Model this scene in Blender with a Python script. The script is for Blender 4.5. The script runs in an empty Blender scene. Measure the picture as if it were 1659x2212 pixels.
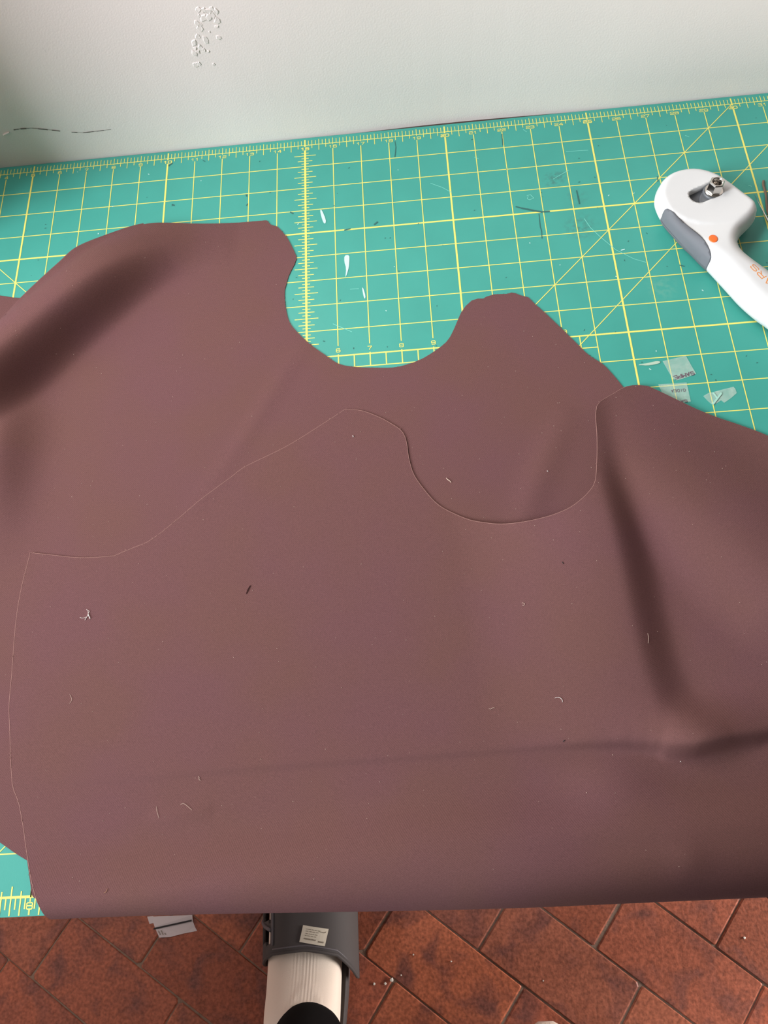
import bpy, bmesh, math, random
import numpy as np
from mathutils import Vector, Matrix
from mathutils.geometry import delaunay_2d_cdt
random.seed(7); rng = np.random.default_rng(7)
scene = bpy.context.scene; COL = scene.collection
IN = 0.0254                     # the mat is ruled in inches: x counts along the far edge, v from the far ruler line towards the viewer
FLOOR = -0.70                   # mat surface is z = 0, floor 0.70 m below

# ------------------------------------------------------------------ camera
cam_d = bpy.data.cameras.new('camera'); cam = bpy.data.objects.new('camera', cam_d); COL.objects.link(cam)
cam_d.sensor_fit = 'VERTICAL'; cam_d.sensor_height = 24.0; cam_d.lens = 24.0*1712.34/2212
cam_d.clip_start = 0.02
M = Matrix([[0.99599, 0.07102, 0.054414, 0.010996], [-0.044822, 0.922436, -0.38354, -0.587685],
            [-0.077432, 0.379563, 0.92192, 0.533075], [0, 0, 0, 1]])
cam.matrix_world = M
scene.camera = cam
# ------------------------------------------------------------------ world, lights, exposure
w = bpy.data.worlds.new('room_air'); scene.world = w; w.use_nodes = True
w.node_tree.nodes['Background'].inputs[0].default_value = (1.0, 0.94, 0.88, 1)
w.node_tree.nodes['Background'].inputs[1].default_value = 0.13
def area(name, loc, target, sx, sy, power, col):
    d = bpy.data.lights.new(name, 'AREA'); d.shape = 'RECTANGLE'; d.size = sx; d.size_y = sy; d.energy = power; d.color = col
    o = bpy.data.objects.new(name, d); COL.objects.link(o); o.location = loc
    o.rotation_euler = (Vector(target)-Vector(loc)).to_track_quat('-Z', 'Y').to_euler(); return o
area('left_window_daylight', (-3.30, -1.72, 1.75), (0.0, -0.30, 0.0), 1.0, 1.8, 222.0, (0.87, 0.94, 1.0))
area('high_window_daylight', (-0.55, 0.0, 0.85), (0.0, -0.45, 0.0), 0.9, 0.4, 9.8, (1.0, 0.975, 0.94))
area('low_fill_light', (1.7, -0.70, -0.26), (-0.1, -0.78, -0.66), 0.9, 0.42, 38.0, (1.0, 0.97, 0.93))  # added fill below table height, no known source; brightens floor and sock
scene.view_settings.view_transform = 'Standard'; scene.view_settings.look = 'None'
scene.view_settings.exposure = 0.0; scene.view_settings.gamma = 1.0; scene.view_settings.use_curve_mapping = False

# ------------------------------------------------------------------ helpers
def P(x, v, z=0.0): return ((x-18)*IN, -v*IN, z)
def lin(r, g, b): return tuple(((c/255)/12.92 if c/255 <= .04045 else ((c/255+.055)/1.055)**2.4) for c in (r, g, b))+(1,)
def material(name, col, rough=.6, metal=0.0, sheen=0.0, spec=0.5, noise=None, bump=None, coat=0.0):
    """noise = (scale, amount, detail): value variation; bump = (scale, strength, distance)"""
    m = bpy.data.materials.new(name); m.use_nodes = True; nt = m.node_tree; b = nt.nodes['Principled BSDF']
    b.inputs['Base Color'].default_value = col; b.inputs['Roughness'].default_value = rough; b.inputs['Metallic'].default_value = metal
    b.inputs['Specular IOR Level'].default_value = spec; b.inputs['Sheen Weight'].default_value = sheen; b.inputs['Coat Weight'].default_value = coat
    tc = nt.nodes.new('ShaderNodeTexCoord')
    if noise:
        n = nt.nodes.new('ShaderNodeTexNoise'); n.inputs['Scale'].default_value = noise[0]; n.inputs['Detail'].default_value = noise[2]
        nt.links.new(tc.outputs['Object'], n.inputs['Vector'])
        mr = nt.nodes.new('ShaderNodeMapRange'); mr.inputs[1].default_value = .25; mr.inputs[2].default_value = .75
        mr.inputs[3].default_value = 1-noise[1]; mr.inputs[4].default_value = 1+noise[1]; nt.links.new(n.outputs['Fac'], mr.inputs[0])
        h = nt.nodes.new('ShaderNodeHueSaturation'); h.inputs['Color'].default_value = col
        nt.links.new(mr.outputs[0], h.inputs['Value']); nt.links.new(h.outputs[0], b.inputs['Base Color'])
    if bump:
        n2 = nt.nodes.new('ShaderNodeTexNoise'); n2.inputs['Scale'].default_value = bump[0]; n2.inputs['Detail'].default_value = 3
        nt.links.new(tc.outputs['Object'], n2.inputs['Vector'])
        bp = nt.nodes.new('ShaderNodeBump'); bp.inputs['Strength'].default_value = bump[1]; bp.inputs['Distance'].default_value = bump[2]
        nt.links.new(n2.outputs['Fac'], bp.inputs['Height']); nt.links.new(bp.outputs[0], b.inputs['Normal'])
    return m
def tag(o, label=None, cat=None, group=None, kind=None):
    for k, val in (('label', label), ('category', cat), ('group', group), ('kind', kind)):
        if val: o[k] = val
    return o
def mesh(name, verts, faces, mat, parent=None, smooth=False):
    me = bpy.data.meshes.new(name); me.from_pydata([tuple(map(float, q)) for q in verts], [], [tuple(map(int, f)) for f in faces]); me.update()
    if smooth: me.polygons.foreach_set('use_smooth', [True]*len(me.polygons))
    if mat: me.materials.append(mat)
    o = bpy.data.objects.new(name, me); COL.objects.link(o)
    if parent: o.parent = parent; o.matrix_parent_inverse = parent.matrix_world.inverted()
    return o
def empty(name, loc):
    o = bpy.data.objects.new(name, None); COL.objects.link(o); o.location = loc; o.matrix_world = Matrix.Translation(loc); o.empty_display_size = .05; return o
class MB:
    def __init__(s): s.v = []; s.f = []
    def add(s, v, f): n = len(s.v); s.v += [tuple(q) for q in v]; s.f += [tuple(i+n for i in q) for q in f]
    def box(s, x0, x1, y0, y1, z0, z1):
        s.add([(x0,y0,z0),(x1,y0,z0),(x1,y1,z0),(x0,y1,z0),(x0,y0,z1),(x1,y0,z1),(x1,y1,z1),(x0,y1,z1)],
              [(0,3,2,1),(4,5,6,7),(0,1,5,4),(1,2,6,5),(2,3,7,6),(3,0,4,7)])
    def prism(s, poly, z0, z1, ch=0.0):
        """polygon (x, y) extruded, optional chamfer at the top"""
        n = len(poly); c = np.mean(np.array(poly), 0)
        rings = [[(p[0], p[1], z0) for p in poly]]
        if ch:
            rings.append([(p[0], p[1], z1-ch) for p in poly])
            rings.append([(c[0]+(p[0]-c[0])*(1-ch/max(1e-6, math.hypot(p[0]-c[0], p[1]-c[1]))), c[1]+(p[1]-c[1])*(1-ch/max(1e-6, math.hypot(p[0]-c[0], p[1]-c[1]))), z1) for p in poly])
        else: rings.append([(p[0], p[1], z1) for p in poly])
        s.loft(rings, True, True)
    def loft(s, rings, cap0=False, cap1=False):
        n = len(rings[0]); v = [q for r in rings for q in r]; f = []
        for k in range(len(rings)-1):
            for i in range(n): j = (i+1) % n; f.append((k*n+i, k*n+j, (k+1)*n+j, (k+1)*n+i))
        if cap0: f.append(tuple(range(n-1, -1, -1)))
        if cap1: f.append(tuple((len(rings)-1)*n+i for i in range(n)))
        s.add(v, f)
    def tube(s, pts, r, n=8):
        pts = [Vector(p) for p in pts]; rad = r if isinstance(r, (list, tuple)) else [r]*len(pts); rings = []
        for i, p in enumerate(pts):
            t = (pts[min(i+1, len(pts)-1)]-pts[max(i-1, 0)]).normalized()
            a = t.cross(Vector((0, 0, 1)));  a = a if a.length > 1e-4 else Vector((1, 0, 0)); a.normalize(); b = a.cross(t)
            rings.append([tuple(p+rad[i]*(math.cos(2*math.pi*k/n)*a+math.sin(2*math.pi*k/n)*b)) for k in range(n)])
        s.loft(rings, True, True)
    def ribbon(s, pts, wd, z):
        """flat printed stroke, pts in mat inches, wd in inches; z is a height or a function of x, v"""
        zz = z if callable(z) else (lambda x, v: z)
        for a, b in zip(pts[:-1], pts[1:]):
            dx, dv = b[0]-a[0], b[1]-a[1]; L = math.hypot(dx, dv)
            if L < 1e-9: continue
            e = wd*.5/L; nx, nv = -dv*e, dx*e; ex, ev = dx*e*.8, dv*e*.8
            q = [(a[0]-ex+nx, a[1]-ev+nv), (b[0]+ex+nx, b[1]+ev+nv), (b[0]+ex-nx, b[1]+ev-nv), (a[0]-ex-nx, a[1]-ev-nv)]
            s.rk = (getattr(s, 'rk', 0)+1) % 11
            s.add([P(x, v, zz(x, v)+s.rk*3e-6) for x, v in q], [(3, 2, 1, 0)])
    def build(s, name, mat, parent=None, smooth=False): return mesh(name, s.v, s.f, mat, parent, smooth)
def inside(pts, poly):
    pts = np.asarray(pts); poly = np.asarray(poly); x, y = pts[:, 0], pts[:, 1]; r = np.zeros(len(pts), bool)
    for i in range(len(poly)):
        a, b = poly[i], poly[i-1]
        if a[1] == b[1]: continue
        c = (a[1] > y) != (b[1] > y); r ^= c & (x < (b[0]-a[0])*(y-a[1])/(b[1]-a[1])+a[0])
    return r
def resample(poly, step, closed=True):
    out = []; n = len(poly)
    for i in range(n if closed else n-1):
        a, b = np.array(poly[i], float), np.array(poly[(i+1) % n], float); k = max(1, int(round(np.hypot(*(b-a))/step)))
        out += [tuple(a+(b-a)*j/k) for j in range(k)]
    if not closed: out.append(tuple(poly[-1]))
    return out
def smooth_line(pts, it=2, closed=False):
    pts = [tuple(p[:2]) for p in pts]
    for _ in range(it):
        q = []; n = len(pts)
        for i in range(n if closed else n-1):
            a, b = pts[i], pts[(i+1) % n]
            q += [(.75*a[0]+.25*b[0], .75*a[1]+.25*b[1]), (.25*a[0]+.75*b[0], .25*a[1]+.75*b[1])]
        pts = q if closed else [pts[0]]+q+[pts[-1]]
    return pts
def triangulate(outline, interior, holes=(), lines=()):
    """constrained Delaunay over an outline (list of x, v); returns points, triangles (facing up), boundary flags"""
    vs = []; ed = []
    def loop(l, closed):
        n0 = len(vs); vs.extend(Vector(p[:2]) for p in l)
        ed.extend((n0+i, n0+(i+1) % len(l)) for i in range(len(l) if closed else len(l)-1))
    loop(outline, True)
    for h in holes: loop(h, True)
    for l in lines: loop(l, False)
    vs.extend(Vector(p) for p in interior)
    co, _, fa, _, _, _ = delaunay_2d_cdt(vs, ed, [], 0, 1e-5)
    co = np.array([tuple(c) for c in co]); tri = np.array([f for f in fa if len(f) == 3])
    cen = co[tri].mean(1); keep = inside(cen, outline)
    for h in holes: keep &= ~inside(cen, h)
    tri = tri[keep]
    a, b, c = co[tri[:, 0]], co[tri[:, 1]], co[tri[:, 2]]
    ar = (b[:, 0]-a[:, 0])*(c[:, 1]-a[:, 1])-(b[:, 1]-a[:, 1])*(c[:, 0]-a[:, 0])
    ok = np.abs(ar) > 4e-5; tri = tri[ok]; ar = ar[ok]
    tri = np.where((ar > 0)[:, None], tri[:, ::-1], tri)     # v runs down, so flip for upward faces
    return co, tri
def boundary_edges(tri):
    cnt = {}
    for t in tri:
        for i in range(3):
            e = (int(t[i]), int(t[(i+1) % 3])); cnt[e] = 1
    return [e for e in cnt if (e[1], e[0]) not in cnt]
def grid_inside(poly, step, margin, x0=None, x1=None, extra=None):
    p = np.array(poly); xs = np.arange(p[:, 0].min(), p[:, 0].max(), step); vs = np.arange(p[:, 1].min(), p[:, 1].max(), step)
    if extra is not None: vs = np.concatenate([[q for q in vs if np.abs(extra-q).min() > .07], extra])
    g = np.array([(x+(.5*step if i % 2 else 0), v) for i, v in enumerate(vs) for x in xs]); g = g[inside(g, poly)]
    d = np.abs(along(list(poly)+[poly[0]], g[:, 0], g[:, 1])[0]); return g[d > margin]
# ------------------------------------------------------------------ measured outlines (inches on the mat unless in metres)
ROLL = [(3.95, 10.38), (4.0119, 10.3169), (4.1356, 10.1906), (4.3213, 10.0013), (4.5688, 9.7487), (4.8013, 9.5075), (5.0187, 9.2775), (5.2213, 9.0587), (5.4088, 8.8512), (5.5975, 8.6412), (5.7875, 8.4288), (5.9787, 8.2138), (6.1713, 7.9962), (6.3638, 7.7812), (6.5563, 7.5687), (6.7488, 7.3587), (6.9413, 7.1512), (7.1356, 6.9462), (7.3319, 6.7438), (7.53, 6.5438), (7.73, 6.3462), (7.9275, 6.1513), (8.1225, 5.9587), (8.315, 5.7687), (8.505, 5.5812), (8.695, 5.4019), (8.885, 5.2306), (9.075, 5.0675), (9.265, 4.9125), (9.4575, 4.7687), (9.6525, 4.6363), (9.85, 4.515), (10.05, 4.405), (10.2631, 4.31), (10.4894, 4.23), (10.7287, 4.165), (10.9812, 4.115), (11.2487, 4.085), (11.5312, 4.075), (11.8287, 4.085), (12.1412, 4.115), (12.3756, 4.1375), (12.5319, 4.1525), (12.61, 4.16)]
ROLL_A = [34, 34.0, 34.0, 34.0, 34.0, 34.0, 34.0, 34.0, 34.0, 34.0, 34.0, 34.0, 34.0, 33.9375, 33.8125, 33.625, 33.375, 33.125, 32.875, 32.625, 32.375, 31.875, 31.125, 30.125, 28.875, 27.4375, 25.8125, 24.0, 22.0, 19.9688, 17.9062, 15.8125, 13.6875, 11.6562, 9.7188, 7.875, 6.125, 4.5938, 3.2812, 2.1875, 1.3125, 0.6562, 0.2188, 0]
ROLL_W = 1.35
NECK = [(15.04, 8.4), (14.9981, 8.4606), (14.9144, 8.5819), (14.7887, 8.7637), (14.6212, 9.0062), (14.4419, 9.2869), (14.2506, 9.6056), (14.0475, 9.9625), (13.8325, 10.3575), (13.6031, 10.7662), (13.3594, 11.1887), (13.1013, 11.625), (12.8287, 12.075), (12.5587, 12.5006), (12.2912, 12.9019), (12.0262, 13.2787), (11.7637, 13.6312), (11.5669, 13.8956), (11.4356, 14.0719), (11.37, 14.16)]
LOBE = [(22.93, 11.47), (22.8919, 11.535), (22.8156, 11.665), (22.7012, 11.86), (22.5488, 12.12), (22.3963, 12.3869), (22.2438, 12.6606), (22.0913, 12.9413), (21.9387, 13.2287), (21.7919, 13.5137), (21.6506, 13.7963), (21.515, 14.0762), (21.385, 14.3537), (21.2706, 14.6044), (21.1719, 14.8281), (21.0888, 15.025), (21.0213, 15.195), (20.9706, 15.3225), (20.9369, 15.4075), (20.92, 15.45)]
RIDGE = [(22.74, 11.99), (22.7925, 12.0281), (22.8975, 12.1044), (23.055, 12.2188), (23.265, 12.3712), (23.4731, 12.5269), (23.6794, 12.6856), (23.8837, 12.8475), (24.0862, 13.0125), (24.2788, 13.1819), (24.4612, 13.3556), (24.6337, 13.5337), (24.7963, 13.7163), (24.9756, 13.9238), (25.1719, 14.1562), (25.385, 14.4137), (25.615, 14.6963), (25.8362, 14.9694), (26.0487, 15.2331), (26.2525, 15.4875), (26.4475, 15.7325), (26.6525, 15.9894), (26.8675, 16.2581), (27.0925, 16.5388), (27.3275, 16.8313), (27.5037, 17.0506), (27.6212, 17.1969), (27.68, 17.27)]
FOOT = [(23.05, 11.33), (23.0506, 11.4262), (23.0519, 11.6187), (23.0538, 11.9075), (23.0562, 12.2925), (23.0625, 12.6594), (23.0725, 13.0081), (23.0862, 13.3387), (23.1038, 13.6512), (23.125, 13.9519), (23.15, 14.2406), (23.1788, 14.5175), (23.2112, 14.7825), (23.2419, 15.0663), (23.2706, 15.3688), (23.2975, 15.69), (23.3225, 16.03), (23.3444, 16.3806), (23.3631, 16.7419), (23.3787, 17.1137), (23.3912, 17.4962), (23.4056, 17.86), (23.4219, 18.205), (23.44, 18.5312), (23.46, 18.8388), (23.4869, 19.1281), (23.5206, 19.3994), (23.5613, 19.6525), (23.6088, 19.8875), (23.6625, 20.1), (23.7225, 20.29), (23.7888, 20.4575), (23.8612, 20.6025), (23.9319, 20.74), (24.0006, 20.87), (24.0675, 20.9925), (24.1325, 21.1075), (24.1813, 21.1938), (24.2137, 21.2512), (24.23, 21.28)]
FOOT_A = [8, 8.2812, 8.8438, 9.6875, 10.8125, 11.8438, 12.7812, 13.625, 14.375, 14.9375, 15.3125, 15.5, 15.5, 15.4062, 15.2188, 14.9375, 14.5625, 14.1562, 13.7188, 13.25, 12.75, 12.25, 11.75, 11.25, 10.75, 10.25, 9.75, 9.25, 8.75, 8.1875, 7.5625, 6.875, 6.125, 5.4375, 4.8125, 4.25, 3.75, 3.375, 3.125, 3]
CREASE = [(7.12, 21.33), (7.2206, 21.3319), (7.4219, 21.3356), (7.7237, 21.3412), (8.1263, 21.3488), (8.5425, 21.3531), (8.9725, 21.3544), (9.4162, 21.3525), (9.8737, 21.3475), (10.33, 21.3387), (10.785, 21.3263), (11.2387, 21.31), (11.6913, 21.29), (12.2175, 21.2706), (12.8175, 21.2519), (13.4912, 21.2338), (14.2387, 21.2163), (15.0206, 21.2006), (15.8369, 21.1869), (16.6875, 21.175), (17.5725, 21.165), (18.3819, 21.1531), (19.1156, 21.1394), (19.7737, 21.1238), (20.3562, 21.1062), (20.9288, 21.0944), (21.4913, 21.0881), (22.0437, 21.0875), (22.5862, 21.0925), (23.0481, 21.1075), (23.4294, 21.1325), (23.73, 21.1675), (23.95, 21.2125), (24.1581, 21.2406), (24.3544, 21.2519), (24.5388, 21.2462), (24.7112, 21.2238), (24.8919, 21.1994), (25.0806, 21.1731), (25.2775, 21.145), (25.4825, 21.115), (25.7087, 21.0819), (25.9563, 21.0456), (26.225, 21.0062), (26.515, 20.9638), (26.8762, 20.9156), (27.3087, 20.8619), (27.8125, 20.8025), (28.3875, 20.7375), (28.9263, 20.6775), (29.4287, 20.6225), (29.895, 20.5725), (30.325, 20.5275), (30.6475, 20.4938), (30.8625, 20.4713), (30.97, 20.46)]
RIDGE_A = [7, 7.0938, 7.2812, 7.5625, 7.9375, 8.3125, 8.6875, 9.0625, 9.4375, 9.75, 10.0, 10.1875, 10.3125, 10.4375, 10.5625, 10.6875, 10.8125, 10.9688, 11.1562, 11.375, 11.625, 11.8125, 11.9375, 12.0, 12.0, 12.0, 12.0, 12]
CREASE_A = [0.3, 0.3062, 0.3187, 0.3375, 0.3625, 0.4063, 0.4688, 0.55, 0.65, 0.7563, 0.8688, 0.9875, 1.1125, 1.2375, 1.3625, 1.4875, 1.6125, 1.7188, 1.8063, 1.875, 1.925, 1.9375, 1.9125, 1.85, 1.75, 1.825, 2.075, 2.5, 3.1, 4.2375, 5.9125, 8.125, 10.875, 13.0625, 14.6875, 15.75, 16.25, 16.25, 15.75, 14.75, 13.25, 11.8125, 10.4375, 9.125, 7.875, 6.75, 5.75, 4.875, 4.125, 3.375, 2.625, 1.875, 1.125, 0.5625, 0.1875, 0]
PUCK = [(10.88, 22.41), (10.9238, 22.4056), (11.0113, 22.3969), (11.1425, 22.3838), (11.3175, 22.3662), (11.4788, 22.3494), (11.6263, 22.3331), (11.76, 22.3175), (11.88, 22.3025), (11.9994, 22.2906), (12.1181, 22.2819), (12.2363, 22.2762), (12.3537, 22.2737), (12.4419, 22.2719), (12.5006, 22.2706), (12.53, 22.27)]
FRONT_EDGE = [(8.396, 24.251), (8.341, 24.135), (8.282, 24.019), (8.222, 23.901), (8.165, 23.79), (8.108, 23.677), (8.041, 23.537), (8.0, 23.448), (7.956, 23.348), (7.91, 23.24), (7.864, 23.129), (7.821, 23.02), (7.783, 22.917), (7.744, 22.803), (7.712, 22.694), (7.683, 22.587), (7.652, 22.479), (7.618, 22.367), (7.58, 22.246), (7.539, 22.117), (7.496, 21.989), (7.454, 21.871), (7.415, 21.77), (7.328, 21.611), (7.252, 21.48), (7.217, 21.385), (7.186, 21.279), (7.142, 21.086), (7.125, 21.006), (7.106, 20.911), (7.085, 20.805), (7.063, 20.689), (7.04, 20.567), (7.017, 20.442), (6.994, 20.317), (6.972, 20.196), (6.952, 20.081), (6.933, 19.976), (6.917, 19.884), (6.888, 19.722), (6.865, 19.596), (6.846, 19.487), (6.831, 19.38), (6.816, 19.258), (6.807, 19.149), (6.8, 19.046), (6.796, 18.94), (6.792, 18.822), (6.786, 18.685), (6.778, 18.519), (6.772, 18.421), (6.765, 18.312), (6.757, 18.193), (6.749, 18.067), (6.74, 17.935), (6.731, 17.8), (6.722, 17.663), (6.714, 17.527), (6.707, 17.394), (6.7, 17.266), (6.695, 17.146), (6.692, 17.034), (6.688, 16.883), (6.687, 16.745), (6.688, 16.616), (6.69, 16.494), (6.694, 16.375), (6.7, 16.256), (6.707, 16.135), (6.716, 16.007), (6.726, 15.874), (6.74, 15.741), (6.755, 15.606), (6.772, 15.471), (6.79, 15.335), (6.808, 15.198), (6.825, 15.06), (6.842, 14.923), (6.975, 14.945), (7.106, 14.966), (7.243, 14.99), (7.397, 15.017), (7.516, 15.039), (7.646, 15.064), (7.782, 15.09), (7.918, 15.116), (8.049, 15.139), (8.17, 15.157), (8.331, 15.176), (8.478, 15.188), (8.619, 15.195), (8.764, 15.2), (8.914, 15.202), (9.064, 15.2), (9.214, 15.196), (9.364, 15.194), (9.484, 15.148), (9.608, 15.101), (9.73, 15.055), (9.844, 15.012), (9.947, 14.974), (10.081, 14.929), (10.19, 14.895), (10.306, 14.843), (10.402, 14.788), (10.501, 14.723), (10.606, 14.648), (10.724, 14.558), (10.813, 14.488), (10.91, 14.409), (11.012, 14.323), (11.115, 14.235), (11.217, 14.148), (11.314, 14.066), (11.42, 13.977), (11.516, 13.892), (11.613, 13.806), (11.72, 13.714), (11.848, 13.612), (11.944, 13.537), (12.053, 13.455), (12.171, 13.367), (12.292, 13.276), (12.413, 13.187), (12.528, 13.101), (12.633, 13.024), (12.723, 12.957), (12.846, 12.859), (12.923, 12.792), (13.002, 12.731), (13.133, 12.654), (13.23, 12.604), (13.346, 12.549), (13.474, 12.491), (13.609, 12.432), (13.746, 12.372), (13.878, 12.314), (14.0, 12.26), (14.106, 12.21), (14.24, 12.145), (14.346, 12.092), (14.441, 12.042), (14.542, 11.986), (14.666, 11.915), (14.774, 11.851), (14.893, 11.779), (15.019, 11.7), (15.149, 11.619), (15.278, 11.538), (15.401, 11.461), (15.515, 11.389), (15.636, 11.312), (15.749, 11.24), (15.857, 11.171), (15.961, 11.104), (16.066, 11.036), (16.174, 10.967), (16.337, 10.991), (16.5, 11.015), (16.666, 11.059), (16.799, 11.115), (16.937, 11.184), (17.071, 11.259), (17.19, 11.329), (17.323, 11.416), (17.438, 11.501), (17.542, 11.582), (17.686, 11.695), (17.803, 11.809), (17.881, 11.932), (17.933, 12.07), (17.964, 12.237), (17.982, 12.414), (17.988, 12.575), (18.003, 12.767), (18.023, 12.896), (18.047, 13.042), (18.082, 13.196), (18.132, 13.349), (18.189, 13.474), (18.259, 13.605), (18.335, 13.735), (18.412, 13.857), (18.482, 13.966), (18.583, 14.115), (18.68, 14.239), (18.788, 14.352), (18.884, 14.433), (18.988, 14.508), (19.095, 14.578), (19.201, 14.644), (19.339, 14.728), (19.477, 14.805), (19.613, 14.872), (19.746, 14.925), (19.878, 14.968), (20.015, 15.007), (20.122, 15.038), (20.231, 15.068), (20.345, 15.094), (20.466, 15.116), (20.596, 15.132), (20.735, 15.145), (20.876, 15.153), (21.014, 15.157), (21.153, 15.154), (21.293, 15.144), (21.429, 15.13), (21.556, 15.114), (21.705, 15.093), (21.84, 15.069), (21.974, 15.037), (22.113, 14.998), (22.252, 14.951), (22.388, 14.891), (22.491, 14.833), (22.594, 14.765), (22.694, 14.694), (22.783, 14.623), (22.887, 14.527), (22.977, 14.429), (23.048, 14.341), (23.14, 14.15), (23.171, 14.021), (23.203, 13.863), (23.235, 13.705), (23.264, 13.557), (23.292, 13.41), (23.318, 13.261), (23.342, 13.108), (23.366, 12.952), (23.388, 12.794), (23.407, 12.626), (23.425, 12.456), (23.442, 12.305), (23.462, 12.144), (23.483, 12.011), (23.559, 11.739), (23.688, 11.562), (23.912, 11.402), (24.128, 11.27), (24.27, 11.18), (24.407, 11.095), (24.588, 11.01), (24.774, 10.974), (24.896, 10.975), (25.02, 10.986), (25.232, 11.031), (25.341, 11.104), (25.433, 11.169), (25.545, 11.25), (25.673, 11.341), (25.819, 11.447), (25.935, 11.53), (26.059, 11.619), (26.175, 11.702), (26.308, 11.799), (26.459, 11.901), (26.546, 11.955), (26.645, 12.015), (26.751, 12.077), (26.859, 12.139), (26.962, 12.196), (27.086, 12.26), (27.208, 12.32), (27.331, 12.379), (27.457, 12.443), (27.564, 12.498), (27.677, 12.557), (27.79, 12.617), (27.895, 12.674), (27.987, 12.725), (28.092, 12.787), (28.172, 12.838), (28.296, 12.916), (28.372, 12.964), (28.459, 13.018), (28.553, 13.076), (28.655, 13.139), (28.761, 13.206), (28.87, 13.275), (28.982, 13.346), (29.071, 13.403), (29.165, 13.463), (29.261, 13.526), (29.36, 13.59), (29.461, 13.656), (29.562, 13.721), (29.662, 13.787), (29.762, 13.852), (29.859, 13.915)]
BACK_EDGE = [(4.455, 8.725), (4.53, 8.61), (4.605, 8.489), (4.682, 8.366), (4.757, 8.238), (4.831, 8.107), (4.901, 7.974), (4.968, 7.839), (5.03, 7.702), (5.087, 7.566), (5.138, 7.43), (5.182, 7.295), (5.218, 7.162), (5.247, 6.925), (5.323, 6.776), (5.403, 6.657), (5.476, 6.546), (5.547, 6.44), (5.62, 6.333), (5.699, 6.223), (5.798, 6.091), (5.898, 5.961), (5.999, 5.833), (6.1, 5.708), (6.2, 5.587), (6.297, 5.469), (6.411, 5.332), (6.522, 5.2), (6.631, 5.071), (6.737, 4.945), (6.839, 4.82), (6.93, 4.698), (7.011, 4.579), (7.093, 4.462), (7.187, 4.349), (7.306, 4.243), (7.408, 4.167), (7.524, 4.097), (7.645, 4.024), (7.775, 3.956), (7.907, 3.886), (8.041, 3.82), (8.172, 3.75), (8.307, 3.683), (8.449, 3.614), (8.595, 3.548), (8.739, 3.481), (8.88, 3.421), (9.016, 3.374), (9.14, 3.337), (9.325, 3.294), (9.481, 3.268), (9.626, 3.255), (9.769, 3.232), (9.926, 3.243), (10.068, 3.237), (10.228, 3.256), (10.402, 3.253), (10.54, 3.264), (10.684, 3.267), (10.838, 3.272), (11.001, 3.284), (11.165, 3.284), (11.335, 3.292), (11.482, 3.289), (11.636, 3.293), (11.793, 3.291), (11.954, 3.294), (12.115, 3.293), (12.275, 3.291), (12.434, 3.287), (12.601, 3.28), (12.782, 3.278), (12.968, 3.282), (13.147, 3.284), (13.311, 3.286), (13.451, 3.287), (13.557, 3.288), (13.637, 3.29), (13.702, 3.336), (13.752, 3.449), (13.832, 3.519), (14.003, 3.591), (14.057, 3.646), (14.187, 3.831), (14.33, 4.057), (14.421, 4.246), (14.5, 4.446), (14.599, 4.71), (14.676, 4.94), (14.676, 5.076), (14.613, 5.281), (14.5, 5.536), (14.412, 5.764), (14.371, 5.937), (14.335, 6.104), (14.29, 6.296), (14.286, 6.601), (14.299, 6.766), (14.32, 6.956), (14.347, 7.139), (14.377, 7.305), (14.414, 7.466), (14.47, 7.621), (14.551, 7.77), (14.651, 7.915), (14.758, 8.059), (14.872, 8.207), (14.994, 8.355), (15.123, 8.5), (15.224, 8.604), (15.33, 8.704), (15.439, 8.804), (15.55, 8.904), (15.663, 9.011), (15.778, 9.122), (15.896, 9.225), (16.017, 9.309), (16.142, 9.367), (16.27, 9.408), (16.399, 9.439), (16.529, 9.467), (16.655, 9.492), (16.781, 9.511), (16.911, 9.526), (17.047, 9.542), (17.199, 9.56), (17.361, 9.579), (17.519, 9.593), (17.657, 9.6), (17.854, 9.588), (18.034, 9.552), (18.186, 9.515), (18.35, 9.469), (18.509, 9.411), (18.656, 9.344), (18.798, 9.265), (18.942, 9.175), (19.059, 9.096), (19.181, 9.009), (19.297, 8.919), (19.394, 8.832), (19.519, 8.67), (19.608, 8.507), (19.692, 8.336), (19.771, 8.157), (19.86, 7.956), (19.949, 7.768), (20.116, 7.53), (20.323, 7.342), (20.519, 7.29), (20.694, 7.309), (20.788, 7.246), (21.03, 7.181), (21.169, 7.184), (21.327, 7.196), (21.455, 7.203), (21.599, 7.169), (21.73, 7.208), (21.856, 7.295), (21.987, 7.35), (22.107, 7.403), (22.188, 7.524), (22.292, 7.69), (22.381, 7.81), (22.482, 7.942), (22.592, 8.092), (22.677, 8.216), (22.767, 8.348), (22.863, 8.491), (22.967, 8.646), (23.046, 8.764), (23.134, 8.898), (23.225, 9.036), (23.313, 9.169), (23.391, 9.288), (23.453, 9.384), (23.545, 9.532), (23.599, 9.616), (23.682, 9.722), (23.779, 9.827), (23.906, 9.939), (24.032, 10.057), (24.125, 10.185), (24.206, 10.32), (24.287, 10.461), (24.368, 10.612), (24.445, 10.765), (24.534, 10.95), (24.591, 11.073), (24.654, 11.211), (24.72, 11.356), (24.785, 11.497)]
BACK_LOW = [(9.579, 24.043), (9.409, 23.977), (9.238, 23.913), (9.067, 23.848), (8.895, 23.777), (8.723, 23.698), (8.54, 23.603), (8.347, 23.492), (8.158, 23.379), (7.987, 23.276), (7.848, 23.194), (7.557, 23.036), (7.4, 22.944), (7.261, 22.855), (7.043, 22.723), (6.912, 22.649), (6.757, 22.563), (6.587, 22.469), (6.413, 22.374), (6.245, 22.281)]
STRIP = [(5.29, 5.67), (5.01, 5.62), (4.54, 5.49), (3.86, 5.31)]
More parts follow.
